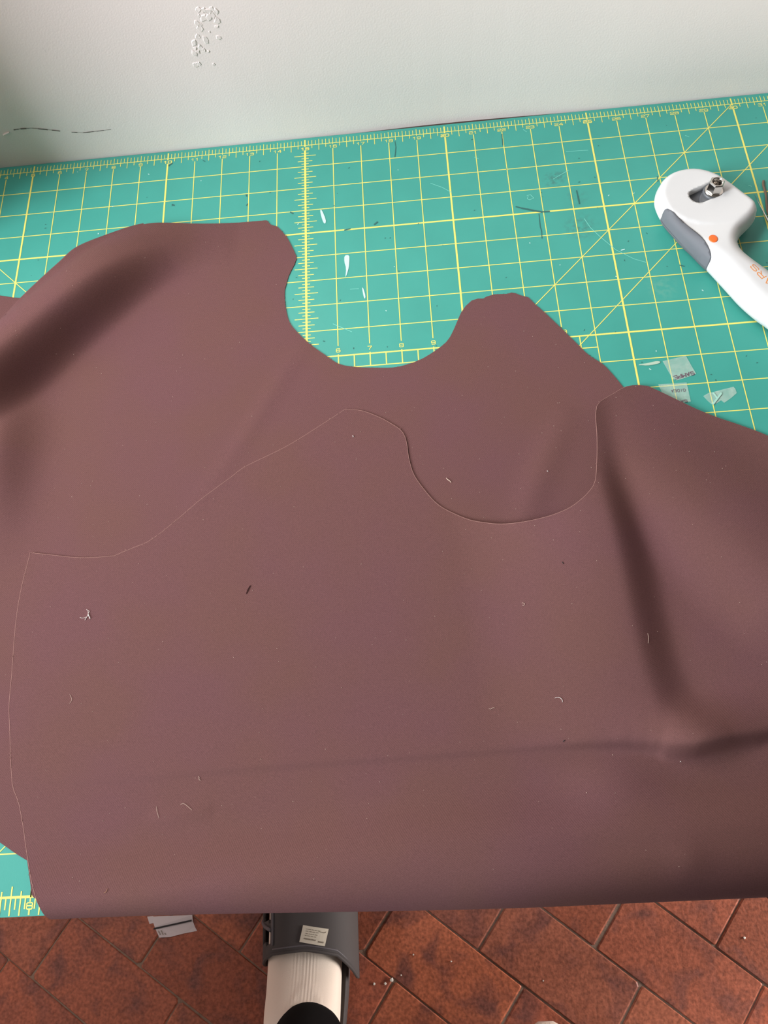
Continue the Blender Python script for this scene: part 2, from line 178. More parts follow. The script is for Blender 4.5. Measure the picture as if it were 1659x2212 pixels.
TAB = [(7.69, 22.75), (7.85, 23.29), (7.96, 23.67), (8.04, 23.96), (8.08, 24.01), (8.13, 24.04), (8.17, 24.0), (8.19, 23.88)]
CUT_OUT = [(26.463, 4.432), (26.536, 4.147), (26.718, 3.801), (26.946, 3.569), (27.244, 3.421), (27.62, 3.362), (27.977, 3.399), (28.287, 3.532), (28.58, 3.737), (28.825, 4.028), (29.08, 4.391), (29.299, 4.707), (29.453, 4.941), (29.527, 5.162), (29.473, 5.405), (29.294, 5.668), (29.056, 5.887), (28.829, 6.089), (28.699, 6.3), (28.64, 6.518), (28.678, 6.779), (28.884, 7.107), (29.241, 7.563), (29.687, 8.153), (30.16, 8.846), (29.453, 10.332), (28.945, 9.505), (28.685, 9.226), (28.293, 8.641), (28.022, 8.057), (27.797, 7.602), (27.589, 7.175), (27.444, 6.955), (27.25, 6.555), (27.042, 6.219), (26.843, 5.81), (26.684, 5.472), (26.586, 5.245), (26.502, 4.874), (26.461, 4.577)]
CUT_SLOT = [(27.42, 4.62), (27.45, 4.52), (27.54, 4.44), (27.75, 4.35), (27.94, 4.27), (28.11, 4.19), (28.27, 4.13), (28.41, 4.15), (28.51, 4.28), (28.53, 4.44), (28.51, 4.59), (28.46, 4.71), (28.37, 4.77), (28.23, 4.83), (28.08, 4.86), (27.93, 4.92), (27.81, 4.97), (27.69, 4.98), (27.58, 4.94), (27.48, 4.84), (27.43, 4.73)]
CUT_PLATE = [(26.45, 4.41), (26.49, 4.67), (26.66, 4.97), (26.88, 5.27), (27.18, 5.54), (27.55, 5.74), (27.93, 5.83), (28.34, 5.81), (28.76, 5.72), (29.07, 5.53), (29.29, 5.25)]
CUT_GRIP = [(26.66, 5.0), (26.82, 5.21), (26.98, 5.47), (27.13, 5.74), (27.33, 6.08), (27.5, 6.44), (27.61, 6.76), (27.66, 7.04), (27.64, 7.14), (27.59, 7.19), (27.45, 7.27), (26.85, 6.1), (26.41, 5.37), (26.58, 5.12), (26.59, 5.07)]
CUT_DOT = [(27.78, 6.5), (27.9, 6.61), (27.68, 6.39), (27.87, 6.36), (27.69, 6.62)]
NUT_TOP = (28.19, 4.55)
NUT_BASE = (28.23, 4.52)
NUT_RIM = [(27.96, 4.61), (28.09, 4.37), (28.29, 4.37), (28.4, 4.6), (28.32, 4.75), (28.07, 4.74)]
LOGO = [(28.74, 7.74), (28.92, 8.08), (29.02, 8.3)]
LOGO_H = [(28.81, 7.74), (28.69, 7.87)]
PIN = [(29.85, 4.1), (29.94, 4.67), (30.01, 5.21), (30.21, 6.32)]
CORD = [(30.26, 3.58), (30.21, 3.75), (30.21, 3.95), (30.21, 4.19), (30.13, 4.61), (30.09, 4.99)]
TAPE_A = [(25.83, 10.14), (26.18, 10.08), (26.54, 10.01), (26.63, 10.35), (26.72, 10.67), (26.51, 10.74), (26.3, 10.8), (26.13, 10.84), (26.02, 10.79), (25.92, 10.46)]
TAPE_B = [(25.56, 10.93), (25.97, 10.94), (26.39, 10.94), (26.39, 11.28), (26.39, 11.59), (26.24, 11.61), (25.97, 11.61), (25.66, 11.42)]
TAPE_C = [(26.78, 11.44), (26.96, 11.35), (27.07, 11.34), (27.34, 11.28), (27.7, 11.21), (27.74, 11.29), (27.75, 11.43), (27.54, 11.59), (27.33, 11.72), (27.26, 11.63), (27.12, 11.71), (27.01, 11.76), (26.97, 11.74), (26.87, 11.61)]
TAPE_CF = [(27.31, 11.36), (27.32, 11.43), (27.02, 11.76), (26.97, 11.73)]
TAPE_CF2 = [(27.06, 11.36), (27.1, 11.35), (27.17, 11.53), (27.15, 11.56)]
GLUE = [(25.11, 10.19), (25.26, 10.18), (25.45, 10.16), (25.59, 10.13), (25.7, 10.13), (25.76, 10.16), (25.74, 10.2), (25.57, 10.24), (25.34, 10.25), (25.2, 10.22), (25.12, 10.22)]
WRITE_A = [(26.64, 10.58), (26.02, 10.7)]
WRITE_B = [(26.3, 11.16), (25.87, 11.15)]
WRITE_C = [(26.29, 11.52), (26.07, 11.53)]
CHALK = [[(15.5, 3.04), (15.56, 3.03), (15.7, 3.49), (15.68, 3.67), (15.61, 3.62), (15.54, 3.33)], [(16.29, 5.08), (16.46, 5.08), (16.45, 5.35), (16.42, 5.63), (16.33, 5.94), (16.3, 5.98), (16.34, 5.62), (16.28, 5.35)], [(16.83, 6.44), (16.88, 6.49), (16.94, 6.81), (16.91, 6.93), (16.87, 6.8)], [(25.26, 5.85), (25.4, 5.82), (25.39, 5.86), (25.25, 5.89)]]
MARKS = [[(22.13, 3.68), (22.32, 3.77), (22.5, 3.84), (22.72, 3.93), (22.94, 4.0), (23.19, 4.01)], [(18.22, 0.23), (18.24, 0.5), (18.21, 0.76), (18.18, 0.95)], [(21.99, 0.37), (21.98, 0.59), (21.97, 0.89)], [(22.84, 4.09), (22.83, 4.32), (22.82, 4.62), (22.84, 4.81), (22.82, 5.1)], [(24.2, 3.23), (24.21, 3.49), (24.22, 3.79)], [(16.33, 4.01), (16.51, 3.98)], [(10.05, 0.34), (10.16, 0.24)], [(11.3, 0.25), (11.37, 0.3)], [(14.48, 3.02), (14.56, 3.08)], [(12.91, 2.05), (12.93, 2.11)], [(12.94, 2.53), (12.97, 2.47)], [(10.28, 2.17), (10.35, 2.22)], [(26.99, 6.66), (27.11, 6.71)], [(26.93, 2.95), (26.91, 3.15)], [(17.35, 3.88), (17.44, 3.8)]]
SCR = [[(19.35, 2.31), (19.73, 2.54), (20.03, 2.8)], [(24.29, 4.45), (24.43, 4.84), (24.67, 5.22), (25.1, 5.83), (25.62, 6.26), (25.96, 6.43)], [(22.54, 3.25), (22.66, 3.22), (22.75, 3.38), (22.61, 3.44), (22.54, 3.39), (22.58, 3.27)], [(23.5, 2.63), (24.06, 2.3)], [(15.86, 7.78), (16.45, 8.14)], [(24.09, 1.46), (24.83, 1.49)], [(16.45, 6.48), (16.73, 6.49)], [(22.75, 0.25), (22.85, 0.37)], [(20.94, 1.32), (21.07, 1.4)], [(28.17, 1.24), (28.28, 1.32)], [(29.77, 3.68), (29.86, 3.73)]]
SMUDGE = [(23.51, 2.65), (24.14, 4.77), (24.16, 3.49), (26.29, 7.43), (23.75, 2.51)]
THREADS = {'A': [(8.694, 17.058), (8.75, 16.955), (8.776, 16.891), (8.762, 16.809)], 'A2': [(8.77, 16.89), (8.843, 17.028)], 'A3': [(8.774, 16.864), (8.802, 16.812), (8.773, 16.79), (8.703, 16.752)], 'A4': [(8.538, 16.968), (8.635, 17.001), (8.724, 16.967)], 'B': [(19.05, 13.496), (19.098, 13.567), (19.125, 13.576), (19.185, 13.655)], 'C': [(21.332, 19.96), (21.409, 19.943), (21.475, 19.971), (21.512, 20.032), (21.506, 20.078)], 'D': [(13.361, 16.367), (13.297, 16.47), (13.248, 16.601)], 'E': [(19.649, 20.109), (19.695, 20.129), (19.746, 20.091), (19.804, 20.095)], 'F': [(12.116, 21.371), (12.141, 21.417), (12.131, 21.462), (12.18, 21.487)], 'G': [(20.776, 17.419), (20.813, 17.41), (20.857, 17.453), (20.815, 17.499), (20.782, 17.47)], 'H': [(9.994, 23.981), (10.06, 23.953), (10.06, 23.883)], 'I': [(11.059, 22.056), (11.096, 22.2), (11.157, 22.346)], 'J': [(11.683, 22.041), (11.764, 22.012), (11.866, 22.083), (11.994, 22.189)], 'K': [(23.884, 18.475), (23.888, 18.596), (23.848, 18.742)], 'L': [(21.942, 16.422), (21.971, 16.478)], 'M': [(21.395, 21.037), (21.443, 21.008)], 'N': [(16.38, 11.89), (16.392, 11.946)], 'O': [(21.939, 13.529), (21.977, 13.545)], 'P': [(24.203, 21.633), (24.223, 21.655)], 'Q': [(8.48, 19.094), (8.573, 19.247), (8.494, 19.341)]}
CRACK = [(-0.3302, 0.0392), (-0.3238, 0.0395), (-0.3134, 0.039), (-0.304, 0.0366), (-0.2909, 0.0331)]
CRACK2 = [(-0.2814, 0.0307), (-0.2716, 0.0288), (-0.2589, 0.0288), (-0.2461, 0.0291)]
CRACK3 = [(-0.2689, 0.1121), (-0.2684, 0.1092), (-0.268, 0.1076)]
CRACK0 = [(-0.3418, 0.0351), (-0.3376, 0.0366), (-0.3351, 0.0373)]
PATCH = [(-0.1381, 0.1295), (-0.1216, 0.1277), (-0.1325, 0.0794), (-0.1574, 0.078)]
CRUMBS = [(-0.106, -0.765), (-0.091, -0.765), (-0.082, -0.761), (-0.069, -0.756), (-0.051, -0.732), (-0.0, -0.742), (0.121, -0.769), (0.393, -0.728)]
PAPER = [(-0.4207, -0.6713), (-0.4144, -0.6844), (-0.4069, -0.698), (-0.3916, -0.698), (-0.3739, -0.6946), (-0.3538, -0.6919), (-0.357, -0.6871), (-0.36, -0.6795), (-0.3611, -0.6712)]
PAPER2 = [(-0.4268, -0.671), (-0.4227, -0.6806), (-0.4174, -0.6796), (-0.418, -0.6708)]
PAPER_L = [(-0.4156, -0.6867), (-0.3614, -0.6782)]
PAPER_T = [(-0.4088, -0.6893), (-0.4051, -0.6952), (-0.4048, -0.6888), (-0.4011, -0.6953), (-0.3992, -0.6925), (-0.3978, -0.6949)]
def sst(t):
    t = np.clip(t, 0, 1); return t*t*(3-2*t)
def along(P, x, v):
    """signed distance (positive = nearer the viewer side when walking to the right) and segment parameter"""
    P = np.asarray(P, float); x = np.asarray(x, float); v = np.asarray(v, float)
    best = np.full(x.shape, 1e9); sd = np.zeros(x.shape); tt = np.zeros(x.shape)
    for i in range(len(P)-1):
        a, b = P[i], P[i+1]; d = b-a; L2 = d@d
        t = np.clip(((x-a[0])*d[0]+(v-a[1])*d[1])/L2, 0, 1)
        ex = x-a[0]-t*d[0]; ev = v-a[1]-t*d[1]; r = np.hypot(ex, ev)
        cr = d[0]*(v-a[1])-d[1]*(x-a[0])
        m = r < best-1e-9
        best = np.where(m, r, best); sd = np.where(m, np.where(cr >= 0, r, -r), sd); tt = np.where(m, i+t, tt)
    return sd, tt
def amp(tt, A): return np.interp(tt, np.arange(len(A)), A)
# heights of the cloth above the mat, millimetres; x, v in inches on the mat rulers
def h_back(x, v):
    d, t = along(ROLL, x, v); A = amp(t, ROLL_A)
    prof = np.where(d < 0, 1-.30*np.clip(-d/1.1, 0, 1.3)**2, .5+.5*np.cos(np.pi*np.clip(d/ROLL_W, 0, 1)))
    h = .6+A*prof
    h = h+14*np.exp(-((x-5.45)/.95)**2-((v-11.7)/2.4)**2)
    d, t = along(NECK, x, v); h = h+.75*np.exp(-(d/.30)**2)*np.sin(np.pi*np.clip(t/(len(NECK)-1), 0, 1))
    d, t = along(LOBE, x, v); h = h+1.6*np.exp(-(d/.45)**2)*np.sin(np.pi*np.clip(t/(len(LOBE)-1), 0, 1))
    return h
def edge_lift(x):
    r = .52+.68*sst((x-8)/11); st = .10+.24*sst((x-9)/12)
    return r, st
TABLE_V = 24.44
def h_front(x, v):
    h = h_back(x, v)+.9
    dF, tF = along(FOOT, x, v); e = -dF; dR, tR = along(RIDGE, x, v); dC, tC = along(CREASE, x, v)
    low = 1-sst((dC+.15)/.5)
    f = amp(tF, FOOT_A)*np.where(e < 0, sst(1+e/4.2), 1-sst(e/1.25))*low
    aR = amp(tR, RIDGE_A); wl = 2.3
    g = aR*np.where(dR > 0, .5+.5*np.cos(np.pi*np.clip(dR/wl, 0, 1)), .5+.5*np.cos(np.pi*np.clip(-dR/3.2, 0, 1)))
    f = np.sqrt(f*f+(g*sst((e+.6)/1.0)*low)**2)
    a = amp(tC, CREASE_A)
    f = f+a*np.where(dC < 0, sst(1+dC/1.4), 1-sst(dC/np.interp(a, [0, 1.5, 4, 10], [.10, .12, .24, .42])))
    dP, tP = along(PUCK, x, v)
    f = f+.9*np.where(dP < 0, sst(1+dP/.4), 1-sst(dP/.16))*np.sin(np.pi*np.clip(tP/(len(PUCK)-1), 0, 1))
    f = f+1.6*np.exp(-((x-17.5)/2.6)**2-((v-22.2)/1.0)**2)
    f = f+3.4*np.exp(-((x-22.5)/1.1)**2-((v-22.05)/.6)**2)
    f = f-.8*np.exp(-((x-21.4)/1.4)**2-((v-22.7)/.7)**2)
    r, st = edge_lift(x)
    th = np.arcsin(np.clip((r-st)/r, 0, 1)); drop = 25.4*r*(1-np.cos(np.arcsin(np.clip((r-st)/r,0,1))))
    f = f+(drop+1.2)*sst((v-(22.7-.9*sst((x-9)/12)))/1.5)
    f = f+1.6*np.exp(-((x-23.9)/.45)**2-((v-23.9)/.5)**2)-1.2*np.exp(-((x-21.9)/1.3)**2-((v-23.6)/.4)**2)
    return np.maximum(h+f, .5+h_back(x, v))
def roll_over(x, s, h):
    """flat cloth coordinate s (inches) -> v, z(mm): beyond the table edge the cloth bends down and hangs"""
    r, st = edge_lift(x); v0 = TABLE_V+st-r
    t = np.maximum(s-v0, 0); th = np.minimum(t/r, np.pi/2); hang = np.maximum(t-r*np.pi/2, 0)
    v = np.where(t > 0, v0+r*np.sin(th)-.10*sst(hang/3), s)
    z = h-25.4*(r*(1-np.cos(th))+hang)
    return v, z
# ------------------------------------------------------------------ materials
mat_teal = material('teal_vinyl', lin(68, 160, 146), .42, spec=.4, noise=(26, .05, 6), bump=(900, .12, .0003))
yellow = material('yellow_ink', lin(242, 230, 116), .5)
wall_m = material('white_plaster', lin(246, 231, 225), .55, spec=.35, noise=(9, .025, 4), bump=(760, .12, .0010))
wood = material('dark_wood', lin(70, 52, 46), .5, noise=(60, .2, 4))
cloth = material('brown_twill', lin(124, 86, 83), .9, spec=.12)
thread_m = material('frayed_edge', lin(158, 116, 108), .9)
white_p = material('white_plastic', lin(222, 220, 219), .32, spec=.45)
grey_p = material('grey_rubber', lin(104, 106, 112), .6, bump=(2500, .15, .0002))
grey_d = material('grey_plastic', lin(96, 98, 102), .45)
orange = material('orange_plastic', lin(252, 112, 40), .4)
orange_ink = material('orange_ink', lin(240, 150, 70), .5)
steel = material('polished_steel', lin(205, 200, 194), .16, metal=1.0)
grout_m = material('grey_grout', lin(140, 114, 98), .9, noise=(90, .25, 5), bump=(300, .5, .002))
sock_m = material('cream_knit', lin(246, 228, 212), .95, sheen=.1, bump=(1500, .35, .0005))
black_k = material('black_knit', lin(14, 13, 14), .95, spec=.1, bump=(1800, .3, .0004))
shirt_m = material('dark_shirt', lin(52, 50, 54), .9)
rib_m = material('grey_foam', lin(100, 94, 98), .6)
sandal_m = material('charcoal_foam', lin(74, 67, 66), .78, bump=(1200, .15, .0003))
label_m = material('cream_label', lin(214, 202, 184), .6)
ink = material('grey_ink', lin(140, 128, 112), .7)
black_ink = material('black_ink', lin(24, 16, 20), .6)
paper_m = material('white_paper', lin(214, 202, 204), .7)
cream_t = material('pale_thread', lin(224, 196, 178), .9)
white_t = material('white_thread', lin(238, 226, 220), .9)
rust_t = material('dark_red_thread', lin(62, 24, 22), .9)
dark_t = material('dark_thread', lin(50, 44, 44), .9)
brown_t = material('brown_cord', lin(120, 100, 84), .9)
chalk_m = material('white_chalk', lin(205, 238, 232), .9)
smoke_m = material('pencil_mark', lin(52, 104, 98), .8)
scratch_m = material('pale_scratch', lin(128, 214, 198), .6)
rubber_w = material('grey_foot', lin(150, 146, 138), .6)
purple_ink = material('purple_marker', lin(108, 74, 92), .7)
crumb_m = material('white_plaster_crumb', lin(232, 226, 216), .9)
def add_weave(m):
    """fine twill relief plus slow tone drift of the dye"""
    nt = m.node_tree; b = nt.nodes['Principled BSDF']; tc = nt.nodes.new('ShaderNodeTexCoord')
    base = b.inputs['Base Color'].default_value[:]
    n1 = nt.nodes.new('ShaderNodeTexNoise'); n1.inputs['Scale'].default_value = 1500; n1.inputs['Detail'].default_value = 2
    n2 = nt.nodes.new('ShaderNodeTexNoise'); n2.inputs['Scale'].default_value = 13; n2.inputs['Detail'].default_value = 2
    wv = nt.nodes.new('ShaderNodeTexWave'); wv.inputs['Scale'].default_value = 420; wv.inputs['Distortion'].default_value = 1.2; wv.bands_direction = 'DIAGONAL'
    for n in (n1, n2, wv): nt.links.new(tc.outputs['Object'], n.inputs['Vector'])
    mx = nt.nodes.new('ShaderNodeMix'); mx.data_type = 'RGBA'; mx.inputs[6].default_value = lin(112, 77, 73); mx.inputs[7].default_value = lin(112, 76, 77)
    cr = nt.nodes.new('ShaderNodeMapRange'); cr.inputs[1].default_value = .35; cr.inputs[2].default_value = .65
    nt.links.new(n2.outputs['Fac'], cr.inputs[0]); nt.links.new(cr.outputs[0], mx.inputs[0])
    mr = nt.nodes.new('ShaderNodeMapRange'); mr.inputs[1].default_value = .3; mr.inputs[2].default_value = .7; mr.inputs[3].default_value = .88; mr.inputs[4].default_value = 1.12
    nt.links.new(n1.outputs['Fac'], mr.inputs[0])
    h = nt.nodes.new('ShaderNodeHueSaturation'); nt.links.new(mx.outputs[2], h.inputs['Color']); nt.links.new(mr.outputs[0], h.inputs['Value'])
    nt.links.new(h.outputs[0], b.inputs['Base Color'])
    ad = nt.nodes.new('ShaderNodeMath'); ad.operation = 'ADD'; nt.links.new(n1.outputs['Fac'], ad.inputs[0]); nt.links.new(wv.outputs['Fac'], ad.inputs[1])
    bp = nt.nodes.new('ShaderNodeBump'); bp.inputs['Strength'].default_value = .12; bp.inputs['Distance'].default_value = .0004
    nt.links.new(ad.outputs[0], bp.inputs['Height']); nt.links.new(bp.outputs[0], b.inputs['Normal'])
add_weave(cloth)
def add_smudges(m):
    """grey rubbed stains on the mat at fixed places"""
    nt = m.node_tree; b = nt.nodes['Principled BSDF']; tc = nt.nodes.new('ShaderNodeTexCoord'); src = b.inputs['Base Color'].links[0].from_socket
    n = nt.nodes.new('ShaderNodeTexNoise'); n.inputs['Scale'].default_value = 240; n.inputs['Detail'].default_value = 8; nt.links.new(tc.outputs['Object'], n.inputs['Vector'])
    for (x, v), r, amt, col in zip(SMUDGE, (.011, .017, .012, .015, .008), (.5, .38, .25, .10, .3), [lin(70, 118, 110)]*3+[lin(160, 190, 160)]+[lin(70, 110, 105)]):
        d = nt.nodes.new('ShaderNodeVectorMath'); d.operation = 'DISTANCE'; d.inputs[1].default_value = P(x, v); nt.links.new(tc.outputs['Object'], d.inputs[0])
        r1 = nt.nodes.new('ShaderNodeMapRange'); r1.inputs[1].default_value = 0; r1.inputs[2].default_value = r; r1.inputs[3].default_value = 1; r1.inputs[4].default_value = 0; nt.links.new(d.outputs['Value'], r1.inputs[0])
        r2 = nt.nodes.new('ShaderNodeMapRange'); r2.inputs[1].default_value = .42; r2.inputs[2].default_value = .62; r2.inputs[3].default_value = 0; r2.inputs[4].default_value = amt*2; nt.links.new(n.outputs['Fac'], r2.inputs[0])
        mu = nt.nodes.new('ShaderNodeMath'); mu.operation = 'MULTIPLY'; mu.use_clamp = True; nt.links.new(r1.outputs[0], mu.inputs[0]); nt.links.new(r2.outputs[0], mu.inputs[1])
        mx = nt.nodes.new('ShaderNodeMix'); mx.data_type = 'RGBA'; mx.inputs[7].default_value = col; nt.links.new(mu.outputs[0], mx.inputs[0]); nt.links.new(src, mx.inputs[6]); src = mx.outputs[2]
    nt.links.new(src, b.inputs['Base Color'])
add_smudges(mat_teal)
def tape_material():
    m = bpy.data.materials.new('clear_tape'); m.use_nodes = True; nt = m.node_tree; b = nt.nodes['Principled BSDF']
    b.inputs['Base Color'].default_value = lin(222, 240, 226); b.inputs['Roughness'].default_value = .35
    tc = nt.nodes.new('ShaderNodeTexCoord'); n = nt.nodes.new('ShaderNodeTexNoise'); n.inputs['Scale'].default_value = 130; n.inputs['Detail'].default_value = 3
    nt.links.new(tc.outputs['Object'], n.inputs['Vector'])
    mr = nt.nodes.new('ShaderNodeMapRange'); mr.inputs[1].default_value = .4; mr.inputs[2].default_value = .75; mr.inputs[3].default_value = .20; mr.inputs[4].default_value = .36
    nt.links.new(n.outputs['Fac'], mr.inputs[0]); nt.links.new(mr.outputs[0], b.inputs['Alpha']); return m
tape_m = tape_material()
tape_w = material('creased_tape', lin(170, 214, 198), .4)
glue_m = material('dried_glue', lin(186, 206, 184), .45)
def tile_material():
    m = bpy.data.materials.new('terracotta'); m.use_nodes = True; nt = m.node_tree; b = nt.nodes['Principled BSDF']
    b.inputs['Roughness'].default_value = .5; b.inputs['Specular IOR Level'].default_value = .35
    tc = nt.nodes.new('ShaderNodeTexCoord'); oi = nt.nodes.new('ShaderNodeObjectInfo')
    ad = nt.nodes.new('ShaderNodeVectorMath'); ad.operation = 'ADD'; sc = nt.nodes.new('ShaderNodeVectorMath'); sc.operation = 'SCALE'; sc.inputs[3].default_value = 9.0
    cx = nt.nodes.new('ShaderNodeCombineXYZ'); nt.links.new(oi.outputs['Random'], cx.inputs[0]); nt.links.new(oi.outputs['Random'], cx.inputs[2])
    nt.links.new(cx.outputs[0], sc.inputs[0]); nt.links.new(tc.outputs['Object'], ad.inputs[0]); nt.links.new(sc.outputs[0], ad.inputs[1])
    r = nt.nodes.new('ShaderNodeValToRGB'); r.color_ramp.elements[0].color = lin(150, 84, 62); r.color_ramp.elements[1].color = lin(188, 106, 76)
    e = r.color_ramp.elements.new(.35); e.color = lin(176, 95, 70); e = r.color_ramp.elements.new(.7); e.color = lin(164, 96, 74)
    nt.links.new(oi.outputs['Random'], r.inputs[0])
    n1 = nt.nodes.new('ShaderNodeTexNoise'); n1.inputs['Scale'].default_value = 22; n1.inputs['Detail'].default_value = 7; n1.inputs['Distortion'].default_value = .6
    n2 = nt.nodes.new('ShaderNodeTexNoise'); n2.inputs['Scale'].default_value = 240; n2.inputs['Detail'].default_value = 6
    for n in (n1, n2): nt.links.new(ad.outputs[0], n.inputs['Vector'])
    m1 = nt.nodes.new('ShaderNodeMapRange'); m1.inputs[1].default_value = .48; m1.inputs[2].default_value = .68; nt.links.new(n1.outputs['Fac'], m1.inputs[0])
    mx = nt.nodes.new('ShaderNodeMix'); mx.data_type = 'RGBA'; mx.inputs[7].default_value = lin(128, 78, 68); nt.links.new(r.outputs[0], mx.inputs[6])
    mm = nt.nodes.new('ShaderNodeMath'); mm.operation = 'MULTIPLY'; mm.inputs[1].default_value = .95; nt.links.new(m1.outputs[0], mm.inputs[0]); nt.links.new(mm.outputs[0], mx.inputs[0])
    m2 = nt.nodes.new('ShaderNodeMapRange'); m2.inputs[1].default_value = .3; m2.inputs[2].default_value = .7; m2.inputs[3].default_value = .62; m2.inputs[4].default_value = 1.28; nt.links.new(n2.outputs['Fac'], m2.inputs[0])
    h = nt.nodes.new('ShaderNodeHueSaturation'); nt.links.new(mx.outputs[2], h.inputs['Color']); nt.links.new(m2.outputs[0], h.inputs['Value']); nt.links.new(h.outputs[0], b.inputs['Base Color'])
    bp = nt.nodes.new('ShaderNodeBump'); bp.inputs['Strength'].default_value = .35; bp.inputs['Distance'].default_value = .0015
    nt.links.new(n2.outputs['Fac'], bp.inputs['Height']); nt.links.new(bp.outputs[0], b.inputs['Normal']); return m
tile_m = tile_material()

# ------------------------------------------------------------------ setting: floor of terracotta bricks, plaster wall
mb = MB(); mb.box(-1.7, 1.7, -1.9, .05, FLOOR-.03, FLOOR-.0016)
floor = tag(mb.build('floor', grout_m), kind='structure')
ANG = {0: (-34.5, .02), 1: (-34.3, .10), 2: (-36, .16), 3: (-37.4, .40), 4: (-37.5, .48), 5: (-38.4, .62), 6: (-39.3, .72)}
WL = {0: -.945, 1: -.847, 2: -.753, 3: -.655, 4: -.561, 5: -.470, 6: -.376}
JO = {-1: .035+.0985, 0: -.024, 1: .095, 2: .200, 3: .343, 4: .470, 5: .597, 6: .726}
def line_w(i, u):
    k = min(max(i, 0), 6); a, u0 = ANG[k]; w0 = WL[i] if i in WL else (WL[0]+.0955*i if i < 0 else WL[6]+.0945*(i-6))
    return w0+math.tan(math.radians(a+37))*max(-.25, min(.25, u-u0))
def uw(u, ww): return (.7986*u+.6018*ww, -.6018*u+.7986*ww)
nt_ = 0
for i in range(-7, 13):
    j0 = JO.get(i, (.035 if i % 2 else -.06)); dlt = math.tan(math.radians(ANG[min(max(i, 0), 6)][0]+37)); wl0 = WL.get(i, line_w(i, .3))
    for k in range(-5, 10):
        ua, ub = j0+.197*k, j0+.197*(k+1); um = (ua+ub)/2; cx, cy = uw(um, (line_w(i, um)+line_w(i+1, um))/2)
        if not (-1.05 < cx < 1.05 and -1.3 < cy < -.32): continue
        g = .0008+random.uniform(0, .0009); q = []
        for uu, s, li in ((ua, 1, i), (ub, -1, i), (ub, -1, i+1), (ua, 1, i+1)):
            ww = line_w(li, uu)+(g if li == i else -g)+random.uniform(-.0008, .0008); u2 = uu-dlt*(ww-wl0)+s*g+random.uniform(-.001, .001)
            q.append(np.array(uw(u2, ww)))
        c = sum(q)/4; top = FLOOR+random.uniform(-.0004, .0007); poly = []
        for a in range(4):                                      # worn corners
            p, pn, pp = q[a], q[(a+1) % 4], q[a-1]; r = random.choice((.0012, .0015, .002, .004))
            poly += [p+(pp-p)/np.linalg.norm(pp-p)*r, p+(pn-p)/np.linalg.norm(pn-p)*r]
        m = MB(); rr = [[(p[0]-c[0], p[1]-c[1], FLOOR-.012-top) for p in poly], [(p[0]-c[0], p[1]-c[1], -.0012) for p in poly]]
        rr.append([((p[0]-c[0])*(1-.0022/np.linalg.norm(p-c)), (p[1]-c[1])*(1-.0022/np.linalg.norm(p-c)), 0) for p in poly]); m.loft(rr, False, True)
        o = m.build('tile', tile_m); o.location = (c[0], c[1], top); o.rotation_euler = (random.uniform(-.003, .003), random.uniform(-.003, .003), 0)
        bpy.context.view_layer.update() if False else None
        o.parent = floor; nt_ += 1
def wall_y(x): return .0098+.0030*math.exp(-((x/IN+18-20.5)/6.0)**2)+.0005*math.sin(x*23)
xs = np.linspace(-1.3, 1.3, 105); zs = [FLOOR-.01, -.05, -.006, .02, .06, .10, .14, .2, .30]
vv = [(x, wall_y(x)+(0 if z > -.01 else .0), z) for z in zs for x in xs]+[(x, .15, z) for z in (.30, FLOOR-.01) for x in xs]; n = len(xs); ff = []
for k in range(len(zs)+1):
    for i in range(n-1): ff.append((k*n+i, k*n+i+1, (k+1)*n+i+1, (k+1)*n+i))
wall = tag(mesh('wall_back', vv, ff, wall_m, smooth=False), kind='structure')
light_block = MB(); light_block.box(-.80, -.478, -.118, .15, FLOOR-.01, .45); light_block.box(-1.02, -.78, -3.0, -.118, FLOOR-.01, .04); tag(light_block.build('added_wall_left', wall_m), kind='structure')  # unseen blocks added to keep window light off the wall's left end and floor
def wpt(x, z, o=.0004): return (x, wall_y(x)-o, z)
def wall_strip(name, pts, wd, mat):
    m = MB()
    for a, b in zip(pts[:-1], pts[1:]):
        k = 4
        for i in range(k):
            p = [a[c]+(b[c]-a[c])*i/k for c in (0, 1)]; q = [a[c]+(b[c]-a[c])*(i+1)/k for c in (0, 1)]
            w0 = wd*random.uniform(.2, 1); 
            m.add([wpt(p[0], p[1]-w0/2), wpt(q[0], q[1]-w0/2), wpt(q[0], q[1]+w0/2), wpt(p[0], p[1]+w0/2)], [(0, 1, 2, 3)])
    return m.build(name, mat, wall)
crack_m = material('crack_grey', lin(104, 94, 84), .9)  # warm grey of the thin strips drawn for cracks and a scuff
flake_m = material('peeling_paint', lin(244, 230, 224), .5)
wall_strip('hairline_crack', CRACK, .0011, crack_m); wall_strip('hairline_crack', CRACK2, .0009, crack_m); wall_strip('scuff', CRACK3, .0007, crack_m)
for spread, num in ((PATCH, 34),):
    c0, c1, c2, c3_ = [np.array(q) for q in spread]; fm = MB()
    for k in range(num):
        t, s = random.random(), random.random(); p = (1-t)*((1-s)*c0+s*c1)+t*((1-s)*c3_+s*c2)
        r = random.uniform(.001, .0045); n6 = 6; a0 = random.random()*6
        ring = [(p[0]+r*random.uniform(.5, 1.1)*math.cos(a0+6.283*i/n6), p[1]+r*random.uniform(.4, 1.3)*math.sin(a0+6.283*i/n6)) for i in range(n6)]
        fm.loft([[wpt(a, b, -.0002) for a, b in ring], [wpt(p[0]+(a-p[0])*.7, p[1]+(b-p[1])*.7, random.uniform(.0002, .0006)) for a, b in ring]], False, True)
    tag(fm.build('paint_flakes', flake_m, wall), kind='stuff')
fm = MB()
for a, b in zip(CRACK0[:-1], CRACK0[1:]): fm.tube([wpt(*a), wpt(*b)], .0008, 5)
fm.build('paint_chip', flake_m, wall)

